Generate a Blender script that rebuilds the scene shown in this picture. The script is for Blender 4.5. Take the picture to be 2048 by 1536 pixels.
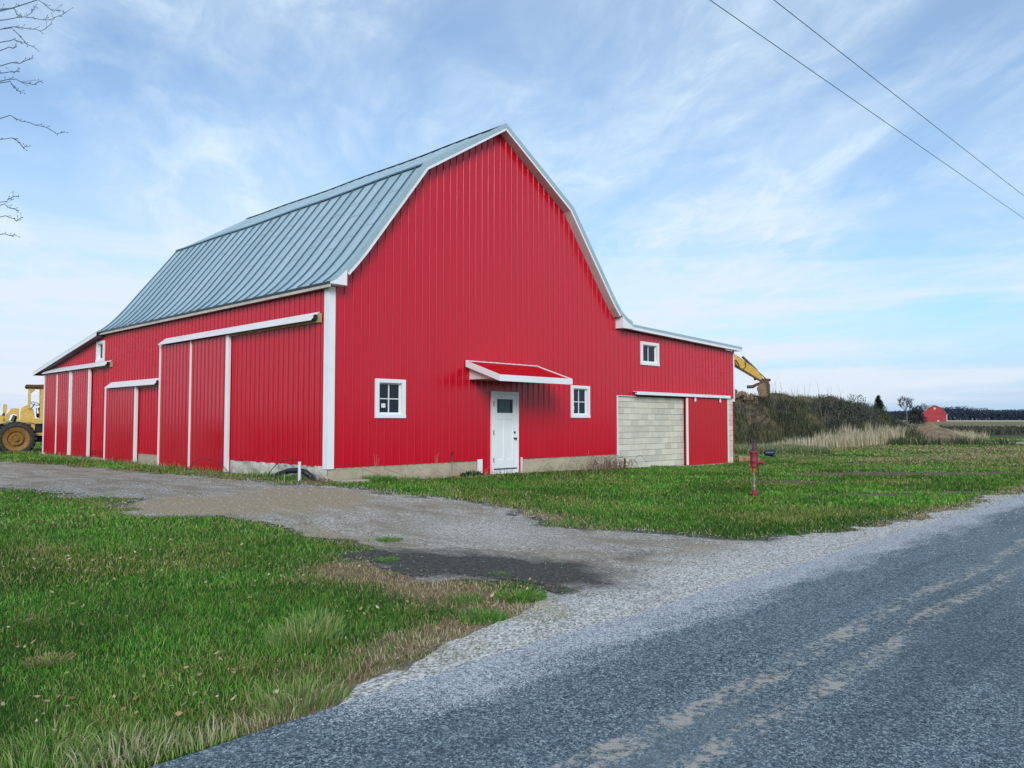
import bpy, math, random
import numpy as np
R = math.radians
random.seed(7); rng = np.random.default_rng(11)
for o in list(bpy.data.objects): bpy.data.objects.remove(o)
scene = bpy.context.scene; COL = scene.collection
# ------------------------------------------------------------------ camera, sky, sun
CX, CY, CZ = -15.43, -15.074, 1.5
RT = (0.6915, -0.7224); FW = (0.7224, 0.6915)          # camera right / forward on the ground
PIT = math.atan(75/1573.)
from mathutils import Matrix, Vector
cam = bpy.data.cameras.new('camera'); camo = bpy.data.objects.new('camera', cam); COL.objects.link(camo)
cam.sensor_width = 36; cam.lens = 1573/2048*36; cam.clip_end = 5000; cam.clip_start = .05
fw = Vector((FW[0]*math.cos(PIT), FW[1]*math.cos(PIT), math.sin(PIT))); rt = Vector((RT[0], RT[1], 0)); up = rt.cross(fw)
M = Matrix((rt, up, -fw)).transposed().to_4x4(); M.translation = (CX, CY, CZ); camo.matrix_world = M
scene.camera = camo
scene.render.resolution_x = 1024; scene.render.resolution_y = 768
scene.view_settings.view_transform = 'Standard'; scene.view_settings.look = 'None'
scene.view_settings.exposure = 0.62; scene.view_settings.gamma = 1
SUN_EL = R(27)
# sun stands behind the camera, a little to its left
sd = Vector((-FW[0]*.98 + RT[0]*.08, -FW[1]*.98 + RT[1]*.08, 0)).normalized()
sdir = Vector((sd.x*math.cos(SUN_EL), sd.y*math.cos(SUN_EL), math.sin(SUN_EL)))
sun = bpy.data.lights.new('sun', 'SUN'); suno = bpy.data.objects.new('sun', sun); COL.objects.link(suno)
sun.energy = 1.5; sun.angle = R(24); sun.color = (1, .97, .92)
suno.rotation_euler = (-sdir).to_track_quat('-Z', 'Y').to_euler()
w = bpy.data.worlds.new('World'); scene.world = w; w.use_nodes = True
nt = w.node_tree; N = nt.nodes; L = nt.links; N.clear()
def wn(t, **k):
    n = N.new(t)
    for a, b in k.items(): setattr(n, a, b)
    return n
def wmath(op, a, b=None, clamp=False):
    n = N.new('ShaderNodeMath'); n.operation = op; n.use_clamp = clamp
    for i, q in enumerate((a, b)):
        if q is None: continue
        if isinstance(q, (int, float)): n.inputs[i].default_value = q
        else: L.new(q, n.inputs[i])
    return n.outputs[0]
def wramp(f, pts):
    n = N.new('ShaderNodeValToRGB'); e = n.color_ramp.elements
    while len(e) < len(pts): e.new(.5)
    for k, (p, c) in zip(e, pts): k.position = p; k.color = (c, c, c, 1) if isinstance(c, (int, float)) else (*c, 1)
    L.new(f, n.inputs[0]); return n.outputs[0]
def wmix(f, a, b):
    n = N.new('ShaderNodeMix'); n.data_type = 'RGBA'
    for i, q in ((0, f), (6, a), (7, b)):
        if isinstance(q, (int, float)): n.inputs[i].default_value = q
        elif isinstance(q, tuple): n.inputs[i].default_value = (*q, 1)
        else: L.new(q, n.inputs[i])
    return n.outputs[2]
sky = wn('ShaderNodeTexSky', sky_type='NISHITA'); sky.sun_disc = False; sky.sun_elevation = SUN_EL
sky.sun_rotation = math.atan2(sdir.x, sdir.y); sky.air_density = 1.0; sky.dust_density = .6; sky.ozone_density = 1.6
tc = wn('ShaderNodeTexCoord'); sp = wn('ShaderNodeSeparateXYZ'); L.new(tc.outputs['Generated'], sp.inputs[0])
x, y, z = sp.outputs
# directions in the barn's frame turned to 'right' and 'ahead'
rx = wmath('ADD', wmath('MULTIPLY', x, RT[0]), wmath('MULTIPLY', y, RT[1]))
fy = wmath('ADD', wmath('MULTIPLY', x, FW[0]), wmath('MULTIPLY', y, FW[1]))
zz = wmath('ADD', wmath('MAXIMUM', z, 0.0), .13)
px = wmath('DIVIDE', rx, zz); py = wmath('DIVIDE', fy, zz)
def wnoise(vec, scale, detail=8, rough=.55, dist=0.):
    n = N.new('ShaderNodeTexNoise'); n.inputs['Scale'].default_value = scale; n.inputs['Detail'].default_value = detail
    n.inputs['Roughness'].default_value = rough; n.inputs['Distortion'].default_value = dist; L.new(vec, n.inputs['Vector']); return n.outputs['Fac']
def wvec(a, b, c=0.0):
    n = N.new('ShaderNodeCombineXYZ')
    for i, q in enumerate((a, b, c)):
        if isinstance(q, (int, float)): n.inputs[i].default_value = q
        else: L.new(q, n.inputs[i])
    return n.outputs[0]
# cirrus streaks: stretched along one wind direction
ca, sa = math.cos(R(105)), math.sin(R(105))
s1 = wmath('ADD', wmath('MULTIPLY', px, ca), wmath('MULTIPLY', py, sa)); s2 = wmath('SUBTRACT', wmath('MULTIPLY', py, ca), wmath('MULTIPLY', px, sa))
streak = wnoise(wvec(wmath('MULTIPLY', s1, .6), wmath('MULTIPLY', s2, 1.25), 3.1), 1.5, 9, .58, .5)
streak2 = wnoise(wvec(wmath('MULTIPLY', s1, 2.4), wmath('MULTIPLY', s2, 4.0), 7.3), 1.7, 8, .62, .9)
broad = wnoise(wvec(wmath('ADD', px, 1.4), wmath('MULTIPLY', py, .8), 9.7), .55, 3, .5, .2)
low = wnoise(wvec(wmath('MULTIPLY', rx, 1.3), wmath('MULTIPLY', z, 15.0), fy), 1.7, 5, .5, .25)
c1 = wramp(streak, [(.36, 0.), (.62, 1.)])
c2 = wramp(streak2, [(.42, 0.), (.74, 1.)])
cb = wramp(broad, [(.34, 0.), (.62, 1.)])
leftveil = wmath('MULTIPLY', wramp(wmath('MULTIPLY', rx, -1.), [(.0, 0.), (.45, 1.)]), wramp(z, [(.02, 1.), (.36, .0)]))
high = wmath('ADD', wmath('MULTIPLY', c1, .42), wmath('ADD', wmath('MULTIPLY', cb, .34), wmath('MULTIPLY', wmath('MULTIPLY', c2, c1), .6)))
lowb = wmath('MULTIPLY', wramp(low, [(.42, 0.), (.56, 1.)]), wramp(z, [(.0, .95), (.14, .8), (.26, .0)]))
fac = wmath('ADD', wmath('ADD', wmath('MULTIPLY', high, wramp(z, [(.03, .35), (.2, 1.)])), wmath('MULTIPLY', lowb, .8)), wmath('MULTIPLY', leftveil, .55), clamp=True)
fac = wmath('ADD', .1, wmath('MULTIPLY', fac, .88), clamp=True)
K = 10.0   # cloud colours are given as they should look; divided by the Background strength
tint = N.new('ShaderNodeMix'); tint.data_type = 'RGBA'; tint.blend_type = 'MULTIPLY'; tint.inputs[0].default_value = 1
L.new(sky.outputs[0], tint.inputs[6]); tint.inputs[7].default_value = (.74, .96, 1.12, 1)
cloudc = wmix(wramp(z, [(.0, 0.), (.3, 1.)]), (.52*K, .555*K, .625*K), (.475*K, .58*K, .68*K))
skc = wmix(fac, wmix(wramp(z, [(.0, 1.), (.16, 0.)]), tint.outputs[2], (.25*K, .385*K, .565*K)), cloudc)
bg = wn('ShaderNodeBackground'); bg.inputs[1].default_value = .1; L.new(skc, bg.inputs[0])
wo = wn('ShaderNodeOutputWorld'); L.new(bg.outputs[0], wo.inputs[0])

# ------------------------------------------------------------------ helpers
def cw(xc, yc):                      # metres right of / ahead of the camera -> place on the ground
    return (CX + RT[0]*xc + FW[0]*yc, CY + RT[1]*xc + FW[1]*yc)
def tocam(x, y): return ((x-CX)*RT[0] + (y-CY)*RT[1], (x-CX)*FW[0] + (y-CY)*FW[1])
_lat = rng.random((256, 256))
def vnoise(x, y):
    x = np.asarray(x, float); y = np.asarray(y, float)
    xi = np.floor(x).astype(int); yi = np.floor(y).astype(int); fx = x-xi; fy_ = y-yi
    fx = fx*fx*(3-2*fx); fy_ = fy_*fy_*(3-2*fy_)
    a = _lat[xi & 255, yi & 255]; b = _lat[(xi+1) & 255, yi & 255]; c = _lat[xi & 255, (yi+1) & 255]; d = _lat[(xi+1) & 255, (yi+1) & 255]
    return (a*(1-fx)+b*fx)*(1-fy_) + (c*(1-fx)+d*fx)*fy_
def fbm(x, y, s=1., o=4):
    t = 0; a = .5; n = 0
    for k in range(o): t = t + a*vnoise(x/s*2**k+17*k, y/s*2**k+31*k); n += a; a *= .5
    return t/n
def sstep(t): t = np.clip(t, 0, 1); return t*t*(3-2*t)
def tag(o, label=None, cat=None, group=None, kind=None):
    if label: o['label'] = label
    if cat: o['category'] = cat
    if group: o['group'] = group
    if kind: o['kind'] = kind
    return o
def thing(name, label, cat, loc=(0, 0, 0), rz=0, group=None):
    o = bpy.data.objects.new(name, None); COL.objects.link(o); o.location = loc; o.rotation_euler = (0, 0, rz); o.empty_display_size = .2
    return tag(o, label, cat, group)
class MB:
    def __init__(s): s.v = []; s.f = []; s.m = []; s.c = None
    def add(s, vs, fs, mi=0):
        b = len(s.v); s.v += [tuple(p) for p in vs]; s.f += [tuple(b+i for i in f) for f in fs]; s.m += [mi]*len(fs); return s
    def box(s, x0, x1, y0, y1, z0, z1, mi=0, ch=0.):
        if ch <= 0:
            v = [(x0,y0,z0),(x1,y0,z0),(x1,y1,z0),(x0,y1,z0),(x0,y0,z1),(x1,y0,z1),(x1,y1,z1),(x0,y1,z1)]
            return s.add(v, [(0,3,2,1),(4,5,6,7),(0,1,5,4),(1,2,6,5),(2,3,7,6),(3,0,4,7)], mi)
        v = []
        for (z, i) in ((z0, ch), (z0+ch, 0), (z1-ch, 0), (z1, ch)):
            v += [(x0+i,y0+i,z),(x1-i,y0+i,z),(x1-i,y1-i,z),(x0+i,y1-i,z)]
        f = [(3,2,1,0),(12,13,14,15)]
        for k in range(3):
            for j in range(4): a = 4*k+j; b_ = 4*k+(j+1)%4; f.append((a, b_, b_+4, a+4))
        return s.add(v, f, mi)
    def obox(s, c, ax, ay, az, mi=0):    # oriented box: centre and three half-axis vectors
        c, ax, ay, az = map(Vector, (c, ax, ay, az)); v = []
        for k in (-1, 1):
            for (i, j) in ((-1,-1),(1,-1),(1,1),(-1,1)): v.append(c+ax*i+ay*j+az*k)
        return s.add(v, [(0,3,2,1),(4,5,6,7),(0,1,5,4),(1,2,6,5),(2,3,7,6),(3,0,4,7)], mi)
    def beam(s, a, b, wd, ht, mi=0, upv=(0,0,1), wd2=None, ht2=None):
        a, b = Vector(a), Vector(b); d = (b-a).normalized(); sdv = d.cross(Vector(upv)).normalized(); u2 = sdv.cross(d)
        wd2 = wd if wd2 is None else wd2; ht2 = ht if ht2 is None else ht2; v = []
        for (p, ww, hh) in ((a, wd, ht), (b, wd2, ht2)):
            for (i, j) in ((-1,-1),(1,-1),(1,1),(-1,1)): v.append(p+sdv*i*ww/2+u2*j*hh/2)
        return s.add(v, [(0,1,2,3),(7,6,5,4),(0,4,5,1),(1,5,6,2),(2,6,7,3),(3,7,4,0)], mi)
    def tube(s, pts, r, n=8, mi=0, cap=True):
        pts = [Vector(p) for p in pts]; rs = r if isinstance(r, (list, tuple)) else [r]*len(pts); rings = []
        ref = Vector((0,0,1)) if abs((pts[-1]-pts[0]).normalized().z) < .9 else Vector((1,0,0)); vs = []
        for i, p in enumerate(pts):
            d = (pts[min(i+1, len(pts)-1)] - pts[max(i-1, 0)]).normalized(); a = d.cross(ref)
            if a.length < 1e-4: a = d.cross(Vector((0,1,0)))
            a.normalize(); b = a.cross(d)
            for k in range(n): t = 2*math.pi*k/n; vs.append(p+(a*math.cos(t)+b*math.sin(t))*rs[i])
        fs = []
        for i in range(len(pts)-1):
            for k in range(n): k2 = (k+1) % n; fs.append((i*n+k, i*n+k2, (i+1)*n+k2, (i+1)*n+k))
        if cap: fs.append(tuple(range(n-1, -1, -1))); fs.append(tuple((len(pts)-1)*n+k for k in range(n)))
        return s.add(vs, fs, mi)
    def lathe(s, prof, c=(0,0,0), axis='z', n=24, mi=0):     # prof: (radius, height)
        vs = []; fs = []; c = Vector(c)
        for (r, h) in prof:
            for k in range(n):
                t = 2*math.pi*k/n; q = (r*math.cos(t), r*math.sin(t), h)
                if axis == 'y': q = (q[0], h, q[1])
                if axis == 'x': q = (h, q[0], q[1])
                vs.append(c+Vector(q))
        for i in range(len(prof)-1):
            for k in range(n): k2 = (k+1) % n; fs.append((i*n+k, i*n+k2, (i+1)*n+k2, (i+1)*n+k))
        fs.append(tuple(range(n-1, -1, -1))); fs.append(tuple((len(prof)-1)*n+k for k in range(n)))
        return s.add(vs, fs, mi)
    def prism(s, poly, a, b, axis='y', mi=0):     # poly of 2-D points extruded between a and b along axis
        P3 = {'y': lambda p, q: (p[0], q, p[1]), 'x': lambda p, q: (q, p[0], p[1]), 'z': lambda p, q: (p[0], p[1], q)}[axis]
        n = len(poly); vs = [P3(p, a) for p in poly]+[P3(p, b) for p in poly]
        fs = [tuple(range(n)), tuple(range(2*n-1, n-1, -1))]+[(i, i+n, (i+1) % n+n, (i+1) % n) for i in range(n)]
        return s.add(vs, fs, mi)
    def build(s, name, mats, parent=None, smooth=False, off=None, fixn=True, weld=False):
        me = bpy.data.meshes.new(name)
        if off is None and parent is not None and parent.rotation_euler.z == 0:
            p = parent; q = Vector((0,0,0))
            while p is not None: q = q + p.location; p = p.parent
            off = q
        off = Vector(off) if off is not None else Vector((0,0,0))
        me.from_pydata([(Vector(p)-off) for p in s.v], [], s.f)
        if not isinstance(mats, (list, tuple)): mats = [mats]
        for m_ in mats: me.materials.append(m_)
        me.polygons.foreach_set('material_index', s.m)
        if weld:
            import bmesh
            bm = bmesh.new(); bm.from_mesh(me); bmesh.ops.remove_doubles(bm, verts=bm.verts, dist=.0008); bm.to_mesh(me); bm.free(); smooth = True
        if fixn:
            import bmesh
            bm = bmesh.new(); bm.from_mesh(me); bmesh.ops.recalc_face_normals(bm, faces=bm.faces); bm.to_mesh(me); bm.free()
        if s.c is not None:
            at = me.color_attributes.new('Col', 'FLOAT_COLOR', 'POINT'); at.data.foreach_set('color', np.asarray(s.c, np.float32).ravel())
        if smooth:
            me.polygons.foreach_set('use_smooth', [True]*len(me.polygons))
            try: me.set_sharp_from_angle(angle=R(50))
            except Exception: pass
        o = bpy.data.objects.new(name, me); COL.objects.link(o)
        if parent is not None: o.parent = parent
        return o
LW = lambda parent: (0, 0, 0)         # for meshes given in a rotated thing's own frame
def fastmesh(name, verts, quads=None, tris=None, cols=None, mat=None, attrs=None, smooth=False):
    me = bpy.data.meshes.new(name); nv = len(verts); me.vertices.add(nv); me.vertices.foreach_set('co', np.asarray(verts, np.float32).ravel())
    loops = []; tot = []
    if quads is not None and len(quads): loops.append(np.asarray(quads).ravel()); tot.append(np.full(len(quads), 4))
    if tris is not None and len(tris): loops.append(np.asarray(tris).ravel()); tot.append(np.full(len(tris), 3))
    lp = np.concatenate(loops).astype(np.int32); tt = np.concatenate(tot).astype(np.int32)
    me.loops.add(len(lp)); me.loops.foreach_set('vertex_index', lp)
    me.polygons.add(len(tt)); st = np.zeros(len(tt), np.int32); st[1:] = np.cumsum(tt)[:-1]
    me.polygons.foreach_set('loop_start', st); me.polygons.foreach_set('loop_total', tt)
    if smooth: me.polygons.foreach_set('use_smooth', np.ones(len(tt), bool))
    me.update(calc_edges=True)
    al = dict(attrs or {})
    if cols is not None: al['Col'] = cols
    for nm, arr in al.items():
        a4 = np.ones((nv, 4), np.float32); a4[:, :arr.shape[1]] = arr
        at = me.color_attributes.new(nm, 'FLOAT_COLOR', 'POINT'); at.data.foreach_set('color', a4.ravel())
    if mat: me.materials.append(mat)
    me.validate()
    o = bpy.data.objects.new(name, me); COL.objects.link(o); return o

# ------------------------------------------------------------------ materials
class G:                                 # tiny node-graph writer
    def __init__(s, name):
        s.m = bpy.data.materials.new(name); s.m.use_nodes = True; s.t = s.m.node_tree; s.b = s.t.nodes['Principled BSDF']
    def n(s, t): return s.t.nodes.new(t)
    def l(s, a, b):
        if isinstance(a, (int, float)): b.default_value = a
        elif isinstance(a, tuple): b.default_value = (*a, 1) if len(a) == 3 and b.type == 'RGBA' else a
        else: s.t.links.new(a, b)
    def obj(s):
        return s.n('ShaderNodeTexCoord').outputs['Object']
    def pos(s): return s.n('ShaderNodeNewGeometry').outputs['Position']
    def mapping(s, vec, scale=(1,1,1), rot=(0,0,0), loc=(0,0,0)):
        k = s.n('ShaderNodeMapping'); k.inputs['Scale'].default_value = scale; k.inputs['Rotation'].default_value = rot; k.inputs['Location'].default_value = loc
        s.l(vec, k.inputs[0]); return k.outputs[0]
    def noise(s, vec, scale, detail=4, rough=.55, dist=0):
        k = s.n('ShaderNodeTexNoise'); s.l(vec, k.inputs['Vector']); k.inputs['Scale'].default_value = scale; k.inputs['Detail'].default_value = detail
        k.inputs['Roughness'].default_value = rough; k.inputs['Distortion'].default_value = dist; return k.outputs['Fac']
    def voro(s, vec, scale, out='Distance', feat='F1', rnd=1.):
        k = s.n('ShaderNodeTexVoronoi'); k.feature = feat; s.l(vec, k.inputs['Vector']); k.inputs['Scale'].default_value = scale; k.inputs['Randomness'].default_value = rnd
        return k.outputs[out]
    def ramp(s, f, pts):
        k = s.n('ShaderNodeValToRGB'); e = k.color_ramp.elements
        while len(e) < len(pts): e.new(.5)
        for q, (p, c) in zip(e, pts): q.position = p; q.color = (c, c, c, 1) if isinstance(c, (int, float)) else (*c, 1)
        s.l(f, k.inputs[0]); return k.outputs[0]
    def mix(s, f, a, b, mode='MIX'):
        k = s.n('ShaderNodeMix'); k.data_type = 'RGBA'; k.blend_type = mode; s.l(f, k.inputs[0]); s.l(a, k.inputs[6]); s.l(b, k.inputs[7]); return k.outputs[2]
    def math(s, op, a, b=0., clamp=False):
        k = s.n('ShaderNodeMath'); k.operation = op; k.use_clamp = clamp; s.l(a, k.inputs[0]); s.l(b, k.inputs[1]); return k.outputs[0]
    def sep(s, v): k = s.n('ShaderNodeSeparateXYZ'); s.l(v, k.inputs[0]); return k.outputs
    def attr(s, nm):
        k = s.n('ShaderNodeAttribute'); k.attribute_name = nm; return k
    def bump(s, h, st=.3, dist=.01, normal=None):
        k = s.n('ShaderNodeBump'); k.inputs['Strength'].default_value = st; k.inputs['Distance'].default_value = dist; s.l(h, k.inputs['Height'])
        if normal is not None: s.l(normal, k.inputs['Normal'])
        return k.outputs[0]
    def out(s, col=None, rough=None, normal=None, metal=None, spec=None):
        for v, nm in ((col, 'Base Color'), (rough, 'Roughness'), (normal, 'Normal'), (metal, 'Metallic'), (spec, 'Specular IOR Level')):
            if v is not None: s.l(v, s.b.inputs[nm])
        return s.m
def simple(name, c, rough=.5, var=.12, scale=3., metal=0., bump=.0, spec=None, dirt=None):
    g = G(name); p = g.obj(); nz = g.noise(p, scale, 5, .6)
    lo = tuple(q*(1-var) for q in c); hi = tuple(min(1, q*(1+var)) for q in c)
    col = g.mix(g.ramp(nz, [(.3, 0.), (.7, 1.)]), lo, hi)
    if dirt: col = g.mix(g.ramp(g.noise(p, scale*2.7, 6, .7), [(.5, 0.), (.75, .75)]), col, dirt)
    rr = g.ramp(g.noise(p, scale*1.7, 4), [(.3, max(0, rough-.08)), (.7, min(1, rough+.08))])
    return g.out(col, rr, g.bump(g.noise(p, scale*12, 4), bump, .01) if bump else None, metal, spec)
def sheet_metal(name, c, rough, wav=.25, spec=.6):
    g = G(name); p = g.obj()
    big = g.noise(g.mapping(p, (1, 1, .22)), 1.1, 3, .5)
    fine = g.noise(p, 9., 5, .6)
    col = g.mix(g.ramp(fine, [(.35, 0.), (.7, 1.)]), tuple(q*.93 for q in c), c)
    h = g.math('ADD', g.noise(g.mapping(p, (3.2, 3.2, .55)), 2.2, 2, .4), g.math('MULTIPLY', fine, .06))
    return g.out(col, g.ramp(big, [(.3, rough-.04), (.7, rough+.06)]), g.bump(h, wav, .012), spec=spec)
M = {}
M['red'] = sheet_metal('red_sheet_metal', (.56, .002, .020), .20, .2, .5)
M['red_glossy'] = sheet_metal('red_glossy_sheet_metal', (.50, .002, .018), .17, .28, .5)
M['red_door'] = sheet_metal('red_door_sheet', (.52, .002, .012), .34, .25, .45)
M['white'] = simple('white_painted_trim', (.80, .82, .84), .38, .04, 2.)
M['white_pink'] = simple('white_soffit_vinyl', (.72, .68, .66), .5, .05, 2.)
M['cream'] = simple('weathered_cream_trim', (.55, .53, .46), .55, .15, 3., dirt=(.3, .28, .22))
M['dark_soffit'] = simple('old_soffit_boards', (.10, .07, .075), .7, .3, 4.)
M['black'] = simple('black_metal', (.015, .015, .017), .4, .2, 8.)
M['dark_seal'] = simple('dark_rubber', (.02, .02, .025), .7, .2, 5.)
M['timber'] = simple('bare_timber', (.45, .34, .18), .8, .3, 6., bump=.2)
def roof_mat():
    g = G('galvanised_standing_seam'); p = g.obj(); s_ = g.sep(p)
    pan = g.math('FLOOR', g.math('DIVIDE', s_[1], .535))
    k = g.n('ShaderNodeTexWhiteNoise'); k.noise_dimensions = '1D'; g.l(pan, k.inputs['W'])
    st = g.noise(g.mapping(p, (.5, 1.6, .5)), 1.4, 6, .6)
    f = g.math('ADD', g.math('MULTIPLY', k.outputs[0], .35), g.math('MULTIPLY', st, .65))
    col = g.mix(g.ramp(f, [(.25, 0.), (.75, 1.)]), (.33, .45, .50), (.42, .54, .60))
    col = g.mix(g.ramp(g.noise(p, 6., 7, .7), [(.52, 0.), (.72, .35)]), col, (.18, .26, .28))
    return g.out(col, g.ramp(st, [(.3, .36), (.7, .5)]), g.bump(g.noise(g.mapping(p, (.7, 2.4, .7)), 2.0, 2), .25, .02), .08)
M['roof'] = roof_mat(); M['seam'] = simple('shade_toned_seam_metal', (.09, .17, .23), .45, .15, 3., metal=.4)  # seam colour darkened to paint in the shade on the seams' sides
def concrete_mat(name, c, stain, sc=1.):
    g = G(name); p = g.obj(); a = g.noise(p, 1.3*sc, 6, .65); b = g.noise(g.mapping(p, (1, 1, 3)), 3.5*sc, 6, .7)
    col = g.mix(g.ramp(a, [(.35, 0.), (.68, 1.)]), tuple(q*.72 for q in c), c)
    col = g.mix(g.ramp(b, [(.48, 0.), (.72, .8)]), col, stain)
    cr = g.voro(g.mapping(p, (1, 1, .6)), 1.1, 'Distance', 'DISTANCE_TO_EDGE')
    col = g.mix(g.ramp(cr, [(.0, .75), (.008, 0.)]), col, tuple(q*.35 for q in c))
    h = g.math('ADD', g.noise(p, 30, 5, .6), g.math('MULTIPLY', a, 2.))
    return g.out(col, .9, g.bump(h, .5, .012))
M['concrete'] = concrete_mat('old_concrete', (.52, .45, .33), (.33, .28, .19))
M['limestone'] = concrete_mat('whitewashed_stone', (.62, .60, .54), (.28, .24, .17), 3.)
def block_mat():
    g = G('concrete_block'); p = g.obj(); a = g.attr('Col')
    col = g.mix(1., (.66, .62, .52), a.outputs['Color'], 'MULTIPLY')
    col = g.mix(g.ramp(g.noise(p, 5, 6, .7), [(.45, 0.), (.75, .5)]), col, (.45, .45, .38))
    return g.out(col, .92, g.bump(g.noise(p, 45, 4, .7), .5, .006))
M['block'] = block_mat()
M['mortar'] = simple('mortar', (.17, .165, .15), .95, .2, 9., bump=.4)
def glass_mat():
    g = G('dark_window_glass'); p = g.obj()
    return g.out((.012, .018, .03), .04, g.bump(g.noise(p, 2.5, 2), .05, .01), 0., .3)
M['glass'] = glass_mat()
def leaded():
    g = G('leaded_glass'); p = g.obj(); v = g.voro(p, 26, 'Distance', 'DISTANCE_TO_EDGE')
    col = g.mix(g.ramp(v, [(.01, 1.), (.035, 0.)]), (.015, .05, .065), (.16, .22, .22))
    return g.out(col, .12, g.bump(g.noise(p, 60, 3), .6, .004), 0., .4)
M['leaded'] = leaded()
M['sticker'] = simple('paper_sticker', (.75, .74, .70), .7, .03)
M['yellow'] = simple('worn_yellow_paint', (.60, .36, .04), .5, .15, 5., dirt=(.30, .20, .07))
M['yellow_pale'] = simple('sunbleached_yellow_paint', (.66, .44, .09), .55, .12, 4., dirt=(.40, .30, .12))
M['rim'] = simple('rusty_ochre_rim', (.26, .13, .02), .7, .3, 5., dirt=(.12, .07, .03))
M['tyre'] = simple('muddy_tyre', (.035, .031, .028), .9, .4, 6., dirt=(.16, .14, .12), bump=.4)
M['rust'] = simple('rusty_steel', (.10, .05, .035), .85, .4, 9., bump=.3, dirt=(.2, .09, .04))
M['pumpred'] = simple('faded_red_cast_iron', (.26, .018, .035), .6, .3, 18., dirt=(.09, .03, .05), bump=.3)
M['pipe'] = simple('galvanised_pipe', (.30, .28, .22), .6, .3, 22., metal=.3, dirt=(.28, .14, .05))
M['orange'] = simple('orange_rust_pipe', (.45, .10, .02), .7, .3, 22.)
M['pvc'] = simple('white_pvc_pipe', (.66, .67, .72), .4, .05)
M['soil'] = simple('dug_soil', (.205, .145, .09), .95, .4, 2.5, bump=.8, dirt=(.10, .08, .05))
M['stone'] = concrete_mat('flat_stone', (.42, .38, .31), (.25, .22, .17), 2.)
M['bark'] = simple('grey_bark', (.11, .095, .085), .9, .3, 9., bump=.5)
M['twig'] = simple('twig_bark', (.13, .19, .24), .85, .3, 9.)
M['wire'] = simple('power_cable', (.03, .13, .14), .6, .1)
M['bluetub'] = simple('dark_blue_plastic', (.01, .018, .06), .5, .2)
def colmat(name, rough=.7, trans=.0, mul=(1,1,1)):
    g = G(name); a = g.attr('Col'); col = g.mix(1., a.outputs['Color'], mul, 'MULTIPLY'); g.out(col, rough, spec=.25)
    if trans:
        t = g.n('ShaderNodeBsdfTranslucent'); g.l(col, t.inputs[0]); m_ = g.n('ShaderNodeMixShader'); m_.inputs[0].default_value = trans
        g.t.links.new(g.b.outputs[0], m_.inputs[1]); g.t.links.new(t.outputs[0], m_.inputs[2])
        g.t.links.new(m_.outputs[0], g.t.nodes['Material Output'].inputs['Surface'])
    return g.m
M['blade'] = colmat('grass_blade', .6, .25)
M['leaf'] = colmat('dry_leaf', .8, .1)
M['foliage'] = colmat('foliage_leaf', .75, .1)

# ------------------------------------------------------------------ terrain functions
POLY = np.array([(60, -10.6), (20, -10.9), (3.49, -11.3), (1.12, -11.12), (-2.17, -11.05), (-4.39, -10.8), (-5.94, -10.5), (-6.23, -9.89), (-6.52, -8.69), (-6.68, -7.75), (-6.06, -6.29), (-5.9, -5.16), (-5.96, -4.2), (-6.29, -3.46), (-6.2, -2.25), (-6.6, -1.06), (-6.75, -0.02), (-6.9, 3.18), (-7.0, 5.48), (-7.2, 8.61), (-7.6, 11.78), (-8.2, 14.76), (-9.0, 17.2), (-12.3, 24.56),
  (-18, 18), (-13.6, 9.0), (-11.6, 3.67), (-10.8, 1.08), (-10.55, -1.39), (-11.0, -2.29), (-10.65, -3.6), (-10.07, -4.98), (-10.16, -5.92), (-9.98, -7.0), (-10.5, -7.68), (-10.6, -8.3), (-10.5, -9.18), (-10.2, -10.0), (-10.1, -10.55), (-10.7, -10.78), (-11.2, -10.9), (-12.0, -11.03), (-12.6, -11.30), (-12.95, -11.42), (-13.3, -11.6), (-13.6, -12.4), (60, -12.4)])
def sdf(x, y, P=POLY):                   # >0 inside
    x = np.asarray(x, float); y = np.asarray(y, float); d = np.full(x.shape, 1e9); ins = np.zeros(x.shape, bool); n = len(P)
    for i in range(n):
        ax, ay = P[i]; bx, by = P[(i+1) % n]; ex, ey = bx-ax, by-ay
        t = np.clip(((x-ax)*ex+(y-ay)*ey)/(ex*ex+ey*ey), 0, 1); d = np.minimum(d, (x-ax-t*ex)**2+(y-ay-t*ey)**2)
        c = ((ay > y) != (by > y)) & (x < (bx-ax)*(y-ay)/((by-ay) if by != ay else 1e-9)+ax); ins ^= c
    return np.where(ins, 1, -1)*np.sqrt(d)
def drive_f(x, y):
    k = np.where((y < -10.3) & (x < -9), .3, 1.); k2 = np.where((y > -6) & (y < -.8) & (x < -8.5), 1.5, 1.)
    return sdf(x, y) + (fbm(x, y, 1.1, 4)-.5)*.9*k*k2 + (fbm(x+40, y, .3, 4)-.5)*.55*np.where(k < 1, .6, 1)
def road_edge(x): return -11.50 + (fbm(x, x*0+3.3, 2.5, 4)-.5)*.22 + np.where(x < -11.5, (-11.5-x)*-.03, 0)
def hgt(x, y):
    x = np.asarray(x, float); y = np.asarray(y, float); xc, yc = tocam(x, y)
    a = np.interp(x, [-12, -5.6, 0, 5.2, 9, 14], [.2, .17, .08, 0, -.1, -.12])*sstep((y+9)/8)
    far = np.interp(yc, [100, 400, 560, 2000], [0, 1.5, 2.5, 4.5])
    return a + far
def barnmask(x, y): return (x > -5.9) & (x < 13.3) & (y > -.35) & (y < 20.8)
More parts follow.
